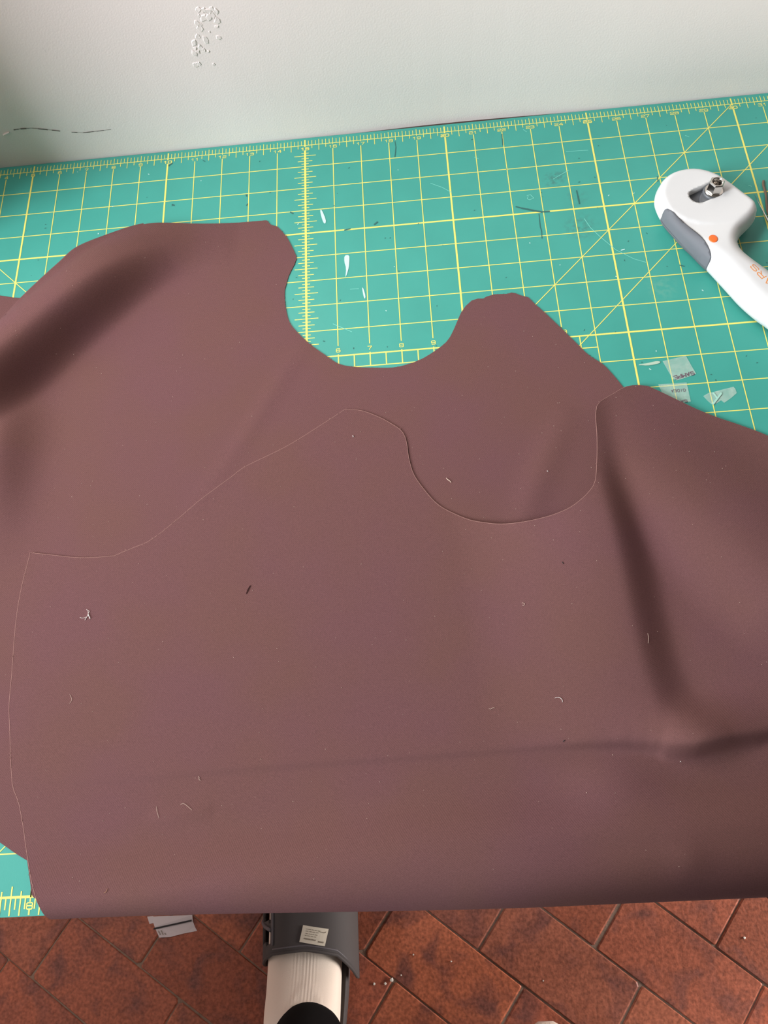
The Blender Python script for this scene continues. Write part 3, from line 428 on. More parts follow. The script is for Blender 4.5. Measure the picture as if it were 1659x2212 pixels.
# ------------------------------------------------------------------ table and cutting mat
table = tag(empty('table', P(18, 12, FLOOR)), 'table with dark wooden top against the white plaster wall, under the green mat', 'table')
m = MB(); xb = np.linspace((-.5-18)*IN, (46-18)*IN, 60); m.prism([((-.5-18)*IN, -24.36*IN), ((46-18)*IN, -24.36*IN)]+[(x, wall_y(x)-.0002) for x in xb[::-1]], -.030, -.0021); m.build('table_top', wood, table)
for sx in (1, 45):
    for y in (-.04, -.30):
        m = MB(); m.box((sx-18)*IN-.025, (sx-18)*IN+.025, y-.025, y+.025, FLOOR, -.030); m.build('leg', wood, table)
X0, X1, V0, V1 = -.37, 36.37, -.36, TABLE_V
mat_o = None
ol = []
for cx, cv, a0 in ((X1-.3, V0+.3, 270), (X1-.3, V1-.3, 0), (X0+.3, V1-.3, 90), (X0+.3, V0+.3, 180)):
    ol += [(cx+.3*math.cos(math.radians(a0+k*18)), cv+.3*math.sin(math.radians(a0+k*18))) for k in range(6)]
m = MB(); m.prism([P(*q)[:2] for q in ol][::-1], -.0021, 0.0, .0003)
mat_o = tag(m.build('cutting_mat', mat_teal), 'teal green cutting mat ruled in yellow inches, lying on the table', 'cutting mat')
TH, TK = .030, .058; g = MB()
def hl(v, a, b, wd): g.ribbon([(a, v), (b, v)], wd, .00008)
def vl(x, a, b, wd): g.ribbon([(x, a), (x, b)], wd, .00012)
hl(0, 0, 36, .029); hl(24, 0, 36, TK); vl(0, 0, 24, .05); vl(36, 0, 24, .05)
for v in range(1, 24):
    wd = TK if v in (4, 9, 14, 19) else TH
    if v <= 8 or v >= 20: hl(v, 0, 36, wd)
    elif v == 9: hl(v, 10, 24, TK*.85); hl(v, 24, 36, wd); hl(v, 0, 10, wd)
    else: hl(v, 24, 36, wd); hl(v, 0, 10, wd)
hl(9.45, 10, 24, .036)
for k in range(20, 48): vl(k/2, 8.96 if k % 2 == 0 else 9, 9.45, .036)
for x in range(1, 36):
    wd = TK if x % 5 == 0 else TH; e = 24
    if 10 < x < 24 and x != 15: e = 8.62
    elif x == 24: e = 10
    elif x == 15: e = 9.0; wd = .07
    vl(x, .265, e, wd)
    if x % 5 == 0 and x != 15 and False: pass
for k in range(0, 36*8+1):
    x = k/8; big = k % 40 == 0; wd = .05 if big else .022
    if k % 8 == 0: a, b = -.245, .05
    elif k % 4 == 0: a, b = -.24, .26
    elif k % 2 == 0: a, b = -.215, .15
    else: a, b = -.205, -.015
    vl(x, a, b, wd)
    if k % 8 == 0: a, b = 23.72, 24.10
    elif k % 4 == 0: a, b = 23.77, 24.40
    elif k % 2 == 0: a, b = 23.88, 24.40
    else: a, b = 24, 24.26
    vl(x, a, b, .034)
    if k % 8 == 0: vl(x, 24.29, 24.39, .04)
for k in range(3, 72):
    v = k/8
    if k % 8 == 0: continue
    l = .375 if k % 4 == 0 else (.25 if k % 2 == 0 else .12)
    hl(v, 15-l, 15+l, .027)
for a, b in (((30, 0), (6, 24)), ((32.8, 0), (20, 12.8)), ((36, 9), (21, 24)), ((0, 0), (14, 14)), ((2.8, 0), (2.81, 0.01))): g.ribbon([a, b], .026, .00016)
grid = g.build('printed_grid', yellow, mat_o)
GL = {'0': [[(.15,0),(.85,0),(1,.2),(1,.8),(.85,1),(.15,1),(0,.8),(0,.2),(.15,0)]], '1': [[(.15,.72),(.55,1),(.55,0)]],
      '2': [[(0,.78),(.15,1),(.85,1),(1,.82),(1,.64),(.85,.5),(.2,.46),(0,.3),(0,0),(1,0)]],
      '3': [[(0,.85),(.15,1),(.85,1),(1,.85),(1,.65),(.85,.52),(.35,.52)],[(.85,.52),(1,.38),(1,.15),(.85,0),(.15,0),(0,.15)]],
      '4': [[(.8,0),(.8,1),(.65,1),(0,.3),(1,.3)]], '5': [[(.95,1),(.08,1),(.05,.56),(.85,.58),(1,.44),(1,.15),(.85,0),(.15,0),(0,.16)]],
      '6': [[(.95,.85),(.82,1),(.15,1),(0,.85),(0,.15),(.15,0),(.85,0),(1,.15),(1,.42),(.85,.55),(0,.55)]], '7': [[(0,1),(1,1),(.35,0)]],
      '8': [[(.15,.53),(0,.65),(0,.87),(.15,1),(.85,1),(1,.87),(1,.65),(.85,.53),(.15,.53),(0,.4),(0,.14),(.15,0),(.85,0),(1,.14),(1,.4),(.85,.53)]],
      '9': [[(.05,.15),(.18,0),(.85,0),(1,.15),(1,.85),(.85,1),(.15,1),(0,.85),(0,.58),(.15,.45),(1,.45)]],
      'F': [[(0,0),(0,1),(.9,1)],[(0,.52),(.75,.52)]], 'I': [[(.5,0),(.5,1)]], 'S': [[(.95,.85),(.8,1),(.18,1),(0,.85),(0,.66),(.15,.53),(.85,.49),(1,.36),(1,.14),(.84,0),(.16,0),(0,.16)]],
      'K': [[(0,0),(0,1)],[(.95,1),(.05,.48),(1,0)]], 'A': [[(0,0),(.5,1),(1,0)],[(.2,.36),(.8,.36)]], 'R': [[(0,0),(0,1),(.82,1),(1,.86),(1,.62),(.82,.48),(0,.48)],[(.5,.48),(1,0)]],
      'M': [[(0,0),(0,1),(.5,.45),(1,1),(1,0)]], 'P': [[(0,0),(0,1),(.8,1),(1,.86),(1,.6),(.8,.46),(0,.46)]], 'G': [[(1,.82),(.82,1),(.2,1),(0,.8),(0,.2),(.2,0),(.82,0),(1,.2),(1,.48),(.6,.48)]],
      'D': [[(0,0),(0,1),(.7,1),(1,.75),(1,.25),(.7,0),(0,0)]], 'E': [[(1,1),(0,1),(0,0),(1,0)],[(0,.52),(.8,.52)]]}
def write(mbl, text, x, v, dirx, upx, lw, lh, gap, wd, z, jitter=0.0):
    """strokes; (x, v) is the lower left corner, dirx and upx unit vectors in mat inches"""
    for c in text:
        if c != ' ':
            for st in GL[c]:
                q = [(x+dirx[0]*a*lw+upx[0]*b*lh+random.uniform(-jitter, jitter), v+dirx[1]*a*lw+upx[1]*b*lh+random.uniform(-jitter, jitter)) for a, b in st]
                mbl.ribbon(q, wd, z)
        x += dirx[0]*(lw+gap); v += dirx[1]*(lw+gap)
g = MB()
def number(nm, x, vbase, lw, lh, gap, wd):
    s = str(nm); tw = len(s)*lw+(len(s)-1)*gap; write(g, s, x-tw/2, vbase, (1, 0), (0, -1), lw, lh, gap, wd, .00016)
for x in range(1, 36): number(x, x, .225, .122, .112, .035, .030 if x % 5 == 0 else .021)
for x in range(11, 24): number(x-10, x, 8.86, .12, .125, .03, .022)
for x in range(1, 36): number(x, x, 24.275, .145, .14, .04, .028)
g.build('printed_numerals', yellow, mat_o)
for c in CHALK:
    cc = smooth_line(c, 1, True); m = MB(); m.add([P(x, v, .00025) for x, v in cc], [tuple(range(len(cc)))[::-1]])
    o = m.build('chalk_mark', chalk_m, mat_o)
    if c is CHALK[0]: tag(o, 'white chalk streak')
m = MB()
for c, wd in zip(MARKS, [.07, .03, .035, .03, .05, .05, .05, .03, .05, .045, .045, .05, .03, .03, .06]): 
    n_ = len(c)
    m = MB()
    for i in range(n_-1): m.ribbon([c[i], c[i+1]], wd*(1 if n_ == 2 else (.5+.5*math.sin(math.pi*(i+.7)/n_))), .0002)
    m.build('pencil_mark', smoke_m, mat_o)
None
m = MB()
for c in SCR: m = MB(); m.ribbon(c, .018, .00018); m.build('pale_scratch', scratch_m, mat_o)
m = MB(); m2_ = MB()
for k in range(150):
    x, v = random.uniform(5, 31), random.uniform(.1, 12); a = random.random()*6.28; l = random.uniform(.01, .05)
    (m if k % 3 else m2_).ribbon([(x, v), (x+l*math.cos(a), v+l*math.sin(a))], random.uniform(.012, .03), .0002)
tag(m.build('dark_lint', smoke_m, mat_o), kind='stuff'); tag(m2_.build('pale_lint', chalk_m, mat_o), kind='stuff')

# ------------------------------------------------------------------ brown cloth panels
def make_cloth(name, outline, H, step, mat, rolled=False, thick=.0005, extra=None, lines=()):
    ol = resample(outline, step*.7); ip = grid_inside(ol, step, step*.45, extra=extra); co, tri = triangulate(ol, ip)
    x, v = co[:, 0], co[:, 1]; z = H(x, v)
    if rolled: v2, z = roll_over(x, v, z)
    else: v2 = v
    top = np.c_[(x-18)*IN, -v2*IN, z/1000]; n = len(top)
    # vertex normals for the thickness
    fn = np.cross(top[tri[:, 1]]-top[tri[:, 0]], top[tri[:, 2]]-top[tri[:, 0]]); vn = np.zeros_like(top)
    for k in range(3): np.add.at(vn, tri[:, k], fn)
    vn /= np.linalg.norm(vn, axis=1)[:, None]+1e-12
    bot = top-vn*thick; be = boundary_edges(tri)
    side = []; sv = []
    for a, b in be: k = 2*n+len(sv); sv += [top[b], top[a], bot[a], bot[b]]; side.append((k, k+1, k+2, k+3))
    faces = [tuple(t) for t in tri]+[(t[2]+n, t[1]+n, t[0]+n) for t in tri]+side
    return mesh(name, np.vstack([top, bot, np.array(sv)]), faces, mat, None, True)
zero = lambda x, v: .55+0*x
strip = STRIP+[(1.8, STRIP[-1][1]-.1), (1.6, 10.0), (8.5, 10.0), (8.2, 7.4), (6.3, 6.6)]
o = make_cloth('cloth_panel', strip, zero, .3, cloth)
tag(o, 'dark brown cloth lying flat under the rolled fold at the left edge', 'fabric', 'pieces of brown cloth on the mat')
tab = TAB+[(14.0, 24.0), (14.0, 20.0), (7.9, 20.0)]
o = make_cloth('cloth_panel', tab, lambda x, v: 1.0+0*x, .25, cloth, thick=.0004)
tag(o, 'brown cloth corner peeping from under the front piece above the ruler numeral 8', 'fabric', 'pieces of brown cloth on the mat')
back = BACK_EDGE+[(25.4, 15), (25.2, 21.5), (12, 22.6)]+BACK_LOW+[(4.3, 21.5), (2.6, 18.0), (2.2, 12.0), (BACK_EDGE[0][0]-.3, BACK_EDGE[0][1]+.6)]
def h_back_c(x, v): return h_back(x, v)
o = make_cloth('cloth_panel', back, h_back_c, .15, cloth)
tag(o, 'brown cloth with scooped neckline and rolled fold at left, beneath the front piece', 'fabric', 'pieces of brown cloth on the mat')
back_o = o
# the roll turns under along its far side
rl = [q for q in BACK_EDGE if q[0] < 9.6]; nr = len(rl); rx = np.array([q[0] for q in rl]); rv = np.array([q[1] for q in rl]); hz = h_back(rx, rv)
rings = []
for k in range(9):
    th = math.pi*k/8; zz = np.where(hz > .8, .6+(hz-.6)*(.5+.5*math.cos(th)), hz*(1-k/8)+.3*k/8); off = np.minimum(hz, 9)/25.4*.55*math.sin(th)*1.0-hz/25.4*.25*(k/8)
    rings.append([P(rx[i]-off[i]*.62, rv[i]-off[i]*.78, zz[i]/1000) for i in range(nr)])
m = MB(); vts = [q for r in rings for q in r]; fcs = [(k*nr+i, k*nr+i+1, (k+1)*nr+i+1, (k+1)*nr+i)[::-1] for k in range(8) for i in range(nr-1)]
m.add(vts, fcs); m.build('turned_under_fold', cloth, back_o, True)
x0, v0 = FRONT_EDGE[0]
front = FRONT_EDGE+[(34.5, 14.6), (35.0, 20), (34.6, 28.0), (x0+.55, 28.0), (x0+.32, 26.5), (x0+.20, 25.2), (x0+.10, 24.6)]
o = make_cloth('cloth_panel', front, h_front, .15, cloth, rolled=True, extra=np.concatenate([np.arange(20.9, 21.7, .05), np.arange(22.8, 26.2, .07)]))
tag(o, 'large brown cloth front piece on top, hanging over the near table edge', 'fabric', 'pieces of brown cloth on the mat')
front_o = o
def on_front(x, v, dz=0.0):
    x = np.atleast_1d(np.asarray(x, float)); v = np.atleast_1d(np.asarray(v, float)); v2, z = roll_over(x, v, h_front(x, v)); return P(float(x[0]), float(v2[0]), float(z[0])/1000+dz)
def on_back(x, v, dz=0.0): return P(x, v, float(h_back(np.array([x]), np.array([v]))[0])/1000+dz)
m = MB(); fe = [q for q in FRONT_EDGE if q[0] < 24.6]
m.tube([on_front(*q, dz=-.0001) for q in fe], .00024, 5); m.build('raw_edge', thread_m, front_o)
m = MB()
for k in range(70):
    i = random.randrange(2, len(fe)-2); 
    if i < 30 or random.random() < .5:
        q = fe[i]; t = np.array(fe[i+1])-np.array(fe[i-1]); t /= np.linalg.norm(t); nrm = np.array([t[1], -t[0]]); l = random.uniform(.02, .075); s = random.uniform(-1.2, 1.2)
        p2 = np.array(q)+nrm*l*.6+t*l*s; m.tube([on_front(*q, dz=.0001), on_front(*((np.array(q)+p2)/2), dz=.0004), on_front(*p2, dz=.0002)], .00011, 4)
tag(m.build('frayed_threads', thread_m, front_o), kind='stuff')
m = MB(); be_ = BACK_EDGE
for k in range(60):
    i = random.randrange(int(len(be_)*.35), len(be_)-3); q = be_[i]; t = np.array(be_[i+1])-np.array(be_[i-1]); t /= np.linalg.norm(t); nrm = np.array([t[1], -t[0]]); l = random.uniform(.015, .05)
    p2 = np.array(q)+nrm*l*.7+t*l*random.uniform(-1.2, 1.2); m.tube([on_back(*q, dz=-.0003), on_back(*p2, dz=-.0002)], .0001, 4)
tag(m.build('frayed_threads', cloth, back_o), kind='stuff')
# lint
mf, mk = MB(), MB()
for k in range(420):
    x, v = random.uniform(6, 27), random.uniform(4, 24); l = random.uniform(.006, .022); a = random.random()*6.28
    if inside([(x, v)], front)[0]: f_, mm_ = on_front, mf
    elif inside([(x, v)], back)[0]: f_, mm_ = on_back, mk
    else: continue
    mm_.tube([f_(x, v, dz=.0001), f_(x+l*math.cos(a), v+l*math.sin(a), dz=.00015)], random.uniform(.00006, .00014), 4)
tag(mf.build('lint', cream_t, front_o), kind='stuff'); tag(mk.build('lint', cream_t, back_o), kind='stuff')
TI = {'B': ('short beige thread crumb on the back cloth right of the neckline notch', cream_t, .00028, on_back), 'C': ('curled white thread like a hook on the right of the front cloth', white_t, .00017, on_front),
      'D': ('short dark red thread on the front cloth left of centre', rust_t, .0003, on_front), 'E': ('tiny wavy pale fibre left of the hooked white thread', cream_t, .00013, on_front),
      'F': ('small pale squiggle of thread just below the crease at left', cream_t, .00014, on_front), 'G': ('tiny looped pale fibre right of centre on the front cloth', cream_t, .00012, on_front),
      'H': ('orange brown fibre near the lower left corner of the front cloth', material('tan_thread', lin(176, 128, 96), .9), .00015, on_front), 'I': ('long fine fibre at the left end of the small pucker', cream_t, .0001, on_front),
      'J': ('curved fine fibre above the small pucker at lower left', cream_t, .0001, on_front), 'K': ('fine pale fibre on the right fold of the front cloth', cream_t, .00011, on_front),
      'L': ('dark speck of thread right of centre below the curved edge', dark_t, .0003, on_front), 'M': ('dark speck of thread lying on the long crease', dark_t, .0003, on_front),
      'N': ('white lint grain near the peak of the front cloth', white_t, .00034, on_front), 'O': ('white lint grain on the back cloth beside the right lobe', white_t, .0003, on_back),
      'P': ('white lint grain in the shadow below the crease at right', white_t, .0003, on_front), 'Q': ('pale twisted fibre close to the left edge of the front cloth', cream_t, .0001, on_front)}
GRP = 'loose threads and lint on the brown cloth'
for k_, (lab, mt, r, fn_) in TI.items():
    l = smooth_line(THREADS[k_], 2) if len(THREADS[k_]) > 2 else resample(THREADS[k_], .05, False); n_ = len(l)
    m = MB(); m.tube([fn_(*q, dz=r+.0003*math.sin(math.pi*i/(n_-1))) for i, q in enumerate(l)], [r*(.55+.45*math.sin(math.pi*(i+.5)/n_)) for i in range(n_)], 6)
    tag(m.build('thread_scrap', mt, None, True), lab, 'thread', GRP)
m = MB()
for k_, r in (('A', .00022), ('A2', .0003), ('A3', .00014), ('A4', .00012)):
    l = smooth_line(THREADS[k_], 2); m.tube([on_front(*q, dz=r+.0002) for q in l], r, 6)
tag(m.build('thread_scrap', white_t, None, True), 'feathery white thread tuft on the left of the front cloth', 'thread', GRP)

# ------------------------------------------------------------------ rotary cutter
AX = np.array([.447, .894]); O_ = list(CUT_OUT); nfar = 25
end_f = np.array(O_[nfar-1]); end_n = np.array(O_[nfar]); mid = (end_f+end_n)/2+AX*3.2
O_ = O_[:nfar]+[tuple(end_f+AX*2.0), tuple((end_f*.75+end_n*.25)+AX*2.9), tuple(mid), tuple((end_f*.25+end_n*.75)+AX*2.9), tuple(end_n+AX*2.0)]+O_[nfar:]
out = resample(smooth_line(O_, 3, True), .035)
slot = resample(smooth_line(CUT_SLOT, 2, True), .03)
if inside([slot[0]], out)[0] is None: pass
grip = resample(smooth_line(CUT_GRIP, 1, True), .04)
ZE = 11.0
def cut_z(x, v):
    x = np.asarray(x, float); v = np.asarray(v, float)
    d = np.abs(along(out+[out[0]], x, v)[0]); u = (x-27.9)*AX[0]+(v-4.9)*AX[1]; t = sst((u-.6)/1.6)
    wd = .26+.30*t; top = 21.5+3.0*sst((u-.3)/1.6)
    z = ZE+(top-ZE)*np.sqrt(np.clip(1-(1-np.clip(d/wd, 0, 1))**2, 0, 1))
    dp = along(CUT_PLATE, x, v)[0]; z = z-1.3*sst((dp+.02)/.10)*(1-sst((u-.3)/1.1))
    return z
ipts = grid_inside(out, .06, .022)
hd = np.abs(along(slot+[slot[0]], ipts[:, 0], ipts[:, 1])[0]); ipts = ipts[(hd > .02) & ~inside(ipts, slot)]
ga = np.abs(along(grip+[grip[0]], ipts[:, 0], ipts[:, 1])[0]); ipts = ipts[ga > .018]
gl = [q for q in grip if inside([q], out)[0] and abs(along(out+[out[0]], [q[0]], [q[1]])[0][0]) > .012]
# the part of the grip outline that runs over the top of the body, in order
idx = [i for i, q in enumerate(grip) if q in gl]; brk = next((k for k in range(1, len(idx)) if idx[k] != idx[k-1]+1), 0); idx = idx[brk:]+idx[:brk]; gl = [grip[i] for i in idx]
co, tri = triangulate(out, ipts, [slot], [gl])
zt = cut_z(co[:, 0], co[:, 1])
cutter = tag(empty('rotary_cutter', P(28, 5.2, 0)), 'white rotary cutter with grey thumb grip and orange dot, lying on the mat at right', 'rotary cutter')
top = np.array([P(x, v, z/1000) for (x, v), z in zip(co, zt)])
cen = co[tri].mean(1); ing = inside(cen, grip)
def outline_ring(inset, z):
    q = np.array(out); t = np.roll(q, -1, 0)-np.roll(q, 1, 0); t /= np.linalg.norm(t, axis=1)[:, None]; nrm = np.c_[t[:, 1], -t[:, 0]]
    s = 1 if inside([q[0]+nrm[0]*.02], out)[0] else -1; q = q+nrm*s*inset/25.4; return [P(x, v, z/1000) for x, v in q]
prof = [(0, ZE), (.25, 9.5), (.9, 7.6), (2.0, 6.0), (3.4, 4.8), (5.0, 4.2)]
rings = [outline_ring(*p) for p in prof]; n = len(out)
mb = MB(); mb.add(top, [tuple(t) for t in tri]); mb.loft(rings[::-1], True, False)
sl = [P(x, v, cut_z([x], [v])[0]/1000) for x, v in slot]; sb = [P(x, v, .0155) for x, v in slot]; mb.loft([sl, sb], False, False)
o = mb.build('body', white_p, cutter, True)
# grip: a thin rubber skin over the near side
gm = MB(); gt = tri[ing]; fn = np.cross(top[tri[:, 1]]-top[tri[:, 0]], top[tri[:, 2]]-top[tri[:, 0]]); vn = np.zeros_like(top)
for k in range(3): np.add.at(vn, tri[:, k], fn)
vn /= np.linalg.norm(vn, axis=1)[:, None]+1e-12
outp = np.array(out); on_edge = np.abs(along(out+[out[0]], co[:, 0], co[:, 1])[0]) < .004
cc_ = np.array([P(28.2, 5.2, .012)]); hor = top-cc_; hor[:, 2] = 0; hor /= np.linalg.norm(hor, axis=1)[:, None]
vn2 = np.where(on_edge[:, None], hor, vn); lift_ = top+vn2*.0005
gm.add(lift_, [tuple(t) for t in gt])
for a, b in boundary_edges(gt):
    if not (on_edge[a] and on_edge[b]): gm.add([lift_[b], lift_[a], top[a], top[b]], [(0, 1, 2, 3)])
ringp = [np.array(r) for r in rings]; og = inside(outp, grip)
for k in range(4):
    c = np.array([P(28.2, 5.2, 0)])
    def push(q): h = q-c; h[:, 2] = 0; return q+h/np.linalg.norm(h, axis=1)[:, None]*.0005
    A, B = push(ringp[k]), push(ringp[k+1])
    for i in range(n):
        j = (i+1) % n
        if og[i] and og[j]: gm.add([A[i], A[j], B[j], B[i]], [(0, 1, 2, 3)])
gm2 = gm.build('thumb_grip', grey_p, cutter, True)
bm = bmesh.new(); bm.from_mesh(gm2.data); bmesh.ops.remove_doubles(bm, verts=bm.verts, dist=1e-5); bmesh.ops.recalc_face_normals(bm, faces=bm.faces)
bmesh.ops.delete(bm, geom=[q for q in bm.verts if not q.link_faces], context='VERTS'); bm.to_mesh(gm2.data); bm.free()
bm = bmesh.new(); bm.from_mesh(o.data); bmesh.ops.remove_doubles(bm, verts=bm.verts, dist=2e-5); bmesh.ops.recalc_face_normals(bm, faces=bm.faces); bm.to_mesh(o.data); bm.free()
# guard below, blade
ib = [q for q in outline_ring(6.0, 0)]; ib = ib[::3]; m = MB(); m.loft([[(a, b, .0016) for a, b, _ in ib], [(a, b, .0044) for a, b, _ in ib]], True, True); m.build('blade_guard', grey_d, cutter)
bc = P(*NUT_BASE); m = MB(); m.loft([[(bc[0]+.026*math.cos(k*.1309), bc[1]+.026*math.sin(k*.1309), z) for k in range(48)] for z in (.0002, .0006, .0016)], True, True); m.build('blade', steel, cutter)
m = MB(); m.add([P(x, v, .0156) for x, v in slot], [tuple(range(len(slot)))]); m.build('slot_floor', grey_d, cutter)
sc6 = lambda a, b, z: None
cx, cv = NUT_BASE; sw = [(cx-.50, cv+.40), (cx-.44, cv+.10), (cx-.30, cv-.10), (cx-.10, cv-.28), (cx+.14, cv-.24), (cx+.26, cv-.02), (cx+.24, cv+.16), (cx+.02, cv+.28), (cx-.22, cv+.40)]
sw = [q for q in sw]; m = MB(); m.prism([P(*q)[:2] for q in smooth_line(sw, 2, True)][::-1], .0150, .0188, .0006); m.build('blade_slider', grey_d, cutter)
def ring_pts(r, z, n=32, c=None): c = c or bc; return [(c[0]+r*math.cos(2*math.pi*k/n), c[1]+r*math.sin(2*math.pi*k/n), z) for k in range(n)]
m = MB(); m.loft([ring_pts(.0083, .0180), ring_pts(.0083, .0200), ring_pts(.0078, .0206), ring_pts(.0070, .0206)], False, True); m.build('boss', grey_d, cutter, False)
m = MB(); m.loft([ring_pts(.0068, .0206), ring_pts(.0072, .0208), ring_pts(.0072, .0215), ring_pts(.0068, .0218), ring_pts(.003, .0218)], True, True); m.build('washer', steel, cutter)
def hexr(r, z): return [(bc[0]+r*math.cos(math.radians(60*k+2)), bc[1]+r*math.sin(math.radians(60*k+2)), z) for k in range(6)]
m = MB(); m.loft([hexr(.0060, .0218), hexr(.0062, .0222), hexr(.0062, .0298), hexr(.0054, .0307)], False, False)
r24 = lambda r, z: ring_pts(r, z, 24)
hx = hexr(.0054, .0307)
def hexdist(k):
    a = 2*math.pi*k/24-math.radians(2); s = math.cos(math.radians(30))/math.cos(((a+2*math.pi) % math.radians(60))-math.radians(30)); return .0054*s
ho = [(bc[0]+hexdist(k)*math.cos(2*math.pi*k/24), bc[1]+hexdist(k)*math.sin(2*math.pi*k/24), .0307) for k in range(24)]
m.loft([ho, r24(.0042, .0307), r24(.0036, .0300), r24(.0034, .0294), r24(.0036, .0288), r24(.0034, .0282), r24(.0036, .0276), r24(.0034, .0270), r24(.0034, .0235)], False, True)
m.build('hex_nut', steel, cutter)
dx = np.array(CUT_DOT); c = dx[0]; ra = (dx[1]-dx[2])/2; rb = (dx[3]-dx[4])/2
ring = [c+ra*math.cos(t)*.92+rb*math.sin(t)*.92 for t in np.linspace(0, 2*math.pi, 25)[:-1]]
m = MB(); m.loft([[P(q[0], q[1], (cut_z([q[0]], [q[1]])[0]+dz)/1000) for q in (c+(p-c)*s for p in ring)] for s, dz in ((1, -.4), (1, .25), (.85, .45), (.4, .5))], False, True); m.build('lock_button', orange, cutter, True)
m = MB(); rd = -AX; up = np.array([-.894, .447]); ls = np.array(LOGO[0])
wl_ = .235; gp_ = .075; start = ls-rd*(7*(wl_+gp_)-gp_-wl_*.5)-up*.085
zf = lambda x, v: cut_z([x], [v])[0]/1000+.00015
write(m, 'FISKARS', start[0], start[1], rd, up, wl_, .17, gp_, .024, zf); m.build('printed_logo', orange_ink, cutter)

# ------------------------------------------------------------------ pin and cord at the right frame edge, tape scraps, glue
m = MB(); pn = [(*PIN[0], .8), (*PIN[1], 1.2), (*PIN[2], 1.8), (*PIN[3], 2.2)]
e = np.array(PIN[3])-np.array(PIN[2]); e /= np.linalg.norm(e); tip = np.array(PIN[3])+e*2.2
m.tube([P(a, b, z/1000) for a, b, z in pn]+[P(tip[0], tip[1], .0024)], [.00012, .0004, .0008, .0011, .0012], 10)
tag(m.build('seam_awl', steel, None, True), 'thin steel needle point lying right of the rotary cutter head', 'needle')
m = MB(); cd = smooth_line(CORD+[(30.3, 5.5), (30.9, 5.9)], 2); m.tube([P(a, b, .0011) for a, b in cd], .0010, 8)
tag(m.build('cord', brown_t, None, True), 'brown cord end at the right edge above the needle point', 'cord')
def flat(name, poly, z, mat, parent=None, th=.00012):
    m = MB(); m.prism([P(*q)[:2] for q in poly][::-1] if True else poly, z, z+th); return m.build(name, mat, parent)
ta = tag(flat('tape_scrap', TAPE_A, .0002, tape_m), 'square of clear tape with purple SAMPE handwriting stuck on the mat', 'tape', 'clear tape scraps on the mat')
tb = tag(flat('tape_scrap', TAPE_B, .0002, tape_m), 'clear tape square with GIDEA handwriting, partly under the brown cloth', 'tape', 'clear tape scraps on the mat')
tc_ = tag(flat('tape_scrap', TAPE_C, .0002, tape_m), 'crumpled clear tape scrap without writing, rightmost of the tapes', 'tape', 'clear tape scraps on the mat')
def hand(word, ends, hgt, wd, parent):
    a, b = np.array(ends[0]), np.array(ends[1]); d = b-a; L = np.linalg.norm(d); rd = d/L; up = np.array([rd[1], -rd[0]])    # upside down for the viewer
    n = len(word); lw = L/n*.74; gap = L/n*.26; m = MB(); write(m, word, a[0], a[1], rd, up, lw, hgt, gap, wd, .00045, .006); m.build('handwriting', purple_ink, parent)
hand('SAMPE', (WRITE_A[0], WRITE_A[1]), .115, .021, ta); hand('GIDEA', WRITE_B, .08, .012, tb); hand('SA', WRITE_C, .08, .013, tb)
flat('crease', TAPE_CF, .0005, tape_w, tc_, .0003); flat('crease', TAPE_CF2, .0004, tape_w, tc_, .0003)
tag(flat('glue_smear', smooth_line(GLUE, 1, True), .0001, glue_m, None, .0004), 'whitish dried glue smear left of the SAMPE tape', 'glue')

# ------------------------------------------------------------------ person: foot in a black slide
person = tag(empty('person', (-.19, -.76, FLOOR)), 'person at the table in black trousers, cream socks and charcoal slide sandals', 'person')
sec = [(-.530, .010, -.656, -.664), (-.538, .024, -.650, -.670), (-.56, .038, -.645, -.674), (-.62, .047, -.636, -.674), (-.67, .0482, -.628, -.674), (-.70, .0482, -.622, -.674), (-.72, .0480, -.616, -.674), (-.74, .0477, -.607, -.674),
       (-.76, .0470, -.592, -.674), (-.78, .0465, -.572, -.674), (-.80, .0455, -.560, -.674), (-.83, .0425, -.562, -.674), (-.855, .034, -.580, -.673), (-.868, .018, -.615, -.668)]
ys = np.array([q[0] for q in sec])[::-1]; NR = 330
def sock(dx, dy):
    rings = []
    for y in np.linspace(-.530, -.868, 64):
        hw, zt_, zb = [np.interp(y, ys, np.array([q[k] for q in sec])[::-1]) for k in (1, 2, 3)]; cz, hh = (zt_+zb)/2, (zt_-zb)/2; r = []
        for k in range(NR):
            a = 2*math.pi*k/NR; ca, sa = math.cos(a), math.sin(a); ex = .72 if sa > 0 else .5
            px = hw*math.copysign(abs(ca)**.82, ca); pz = hh*math.copysign(abs(sa)**ex, sa)
            rib = .00022*math.cos(2*math.pi*px/.0042)*math.exp(-((px-.005)/.015)**4)*(1 if sa > 0 else 0)*(1-sst((-.765-y)/.01))
            band = .0012*math.exp(-((y+.752+.9*(px-.01)**2/.02)/.003)**2)*(1 if sa > 0 and abs(px) < .03 else 0)
            r.append((-.191+px+dx, y+dy, cz+pz+rib+band))
        rings.append(r)
    m = MB(); m.loft(rings, True, True); m.build('sock', sock_m, person, True)
RX, RY = .306, -.2785
sock(0, 0); sock(RX, RY)
def leg(lg):
    m = MB(); m.loft([[(cx+rx*math.cos(2*math.pi*k/48), cy+ry*math.sin(2*math.pi*k/48), z) for k in range(48)] for z, cx, cy, rx, ry in lg], True, True); m.build('trouser_leg', black_k, person, True)
low = [(-.595, -.1785, -.815, .0455, .049), (-.583, -.1785, -.815, .0465, .0500), (-.57, -.178, -.816, .0455, .0495), (-.52, -.177, -.822, .0460, .050)]
leg(low+[(-.40, -.173, -.845, .054, .060), (-.25, -.160, -.872, .064, .070), (-.05, -.140, -.880, .078, .085), (.06, -.130, -.88, .088, .098)])
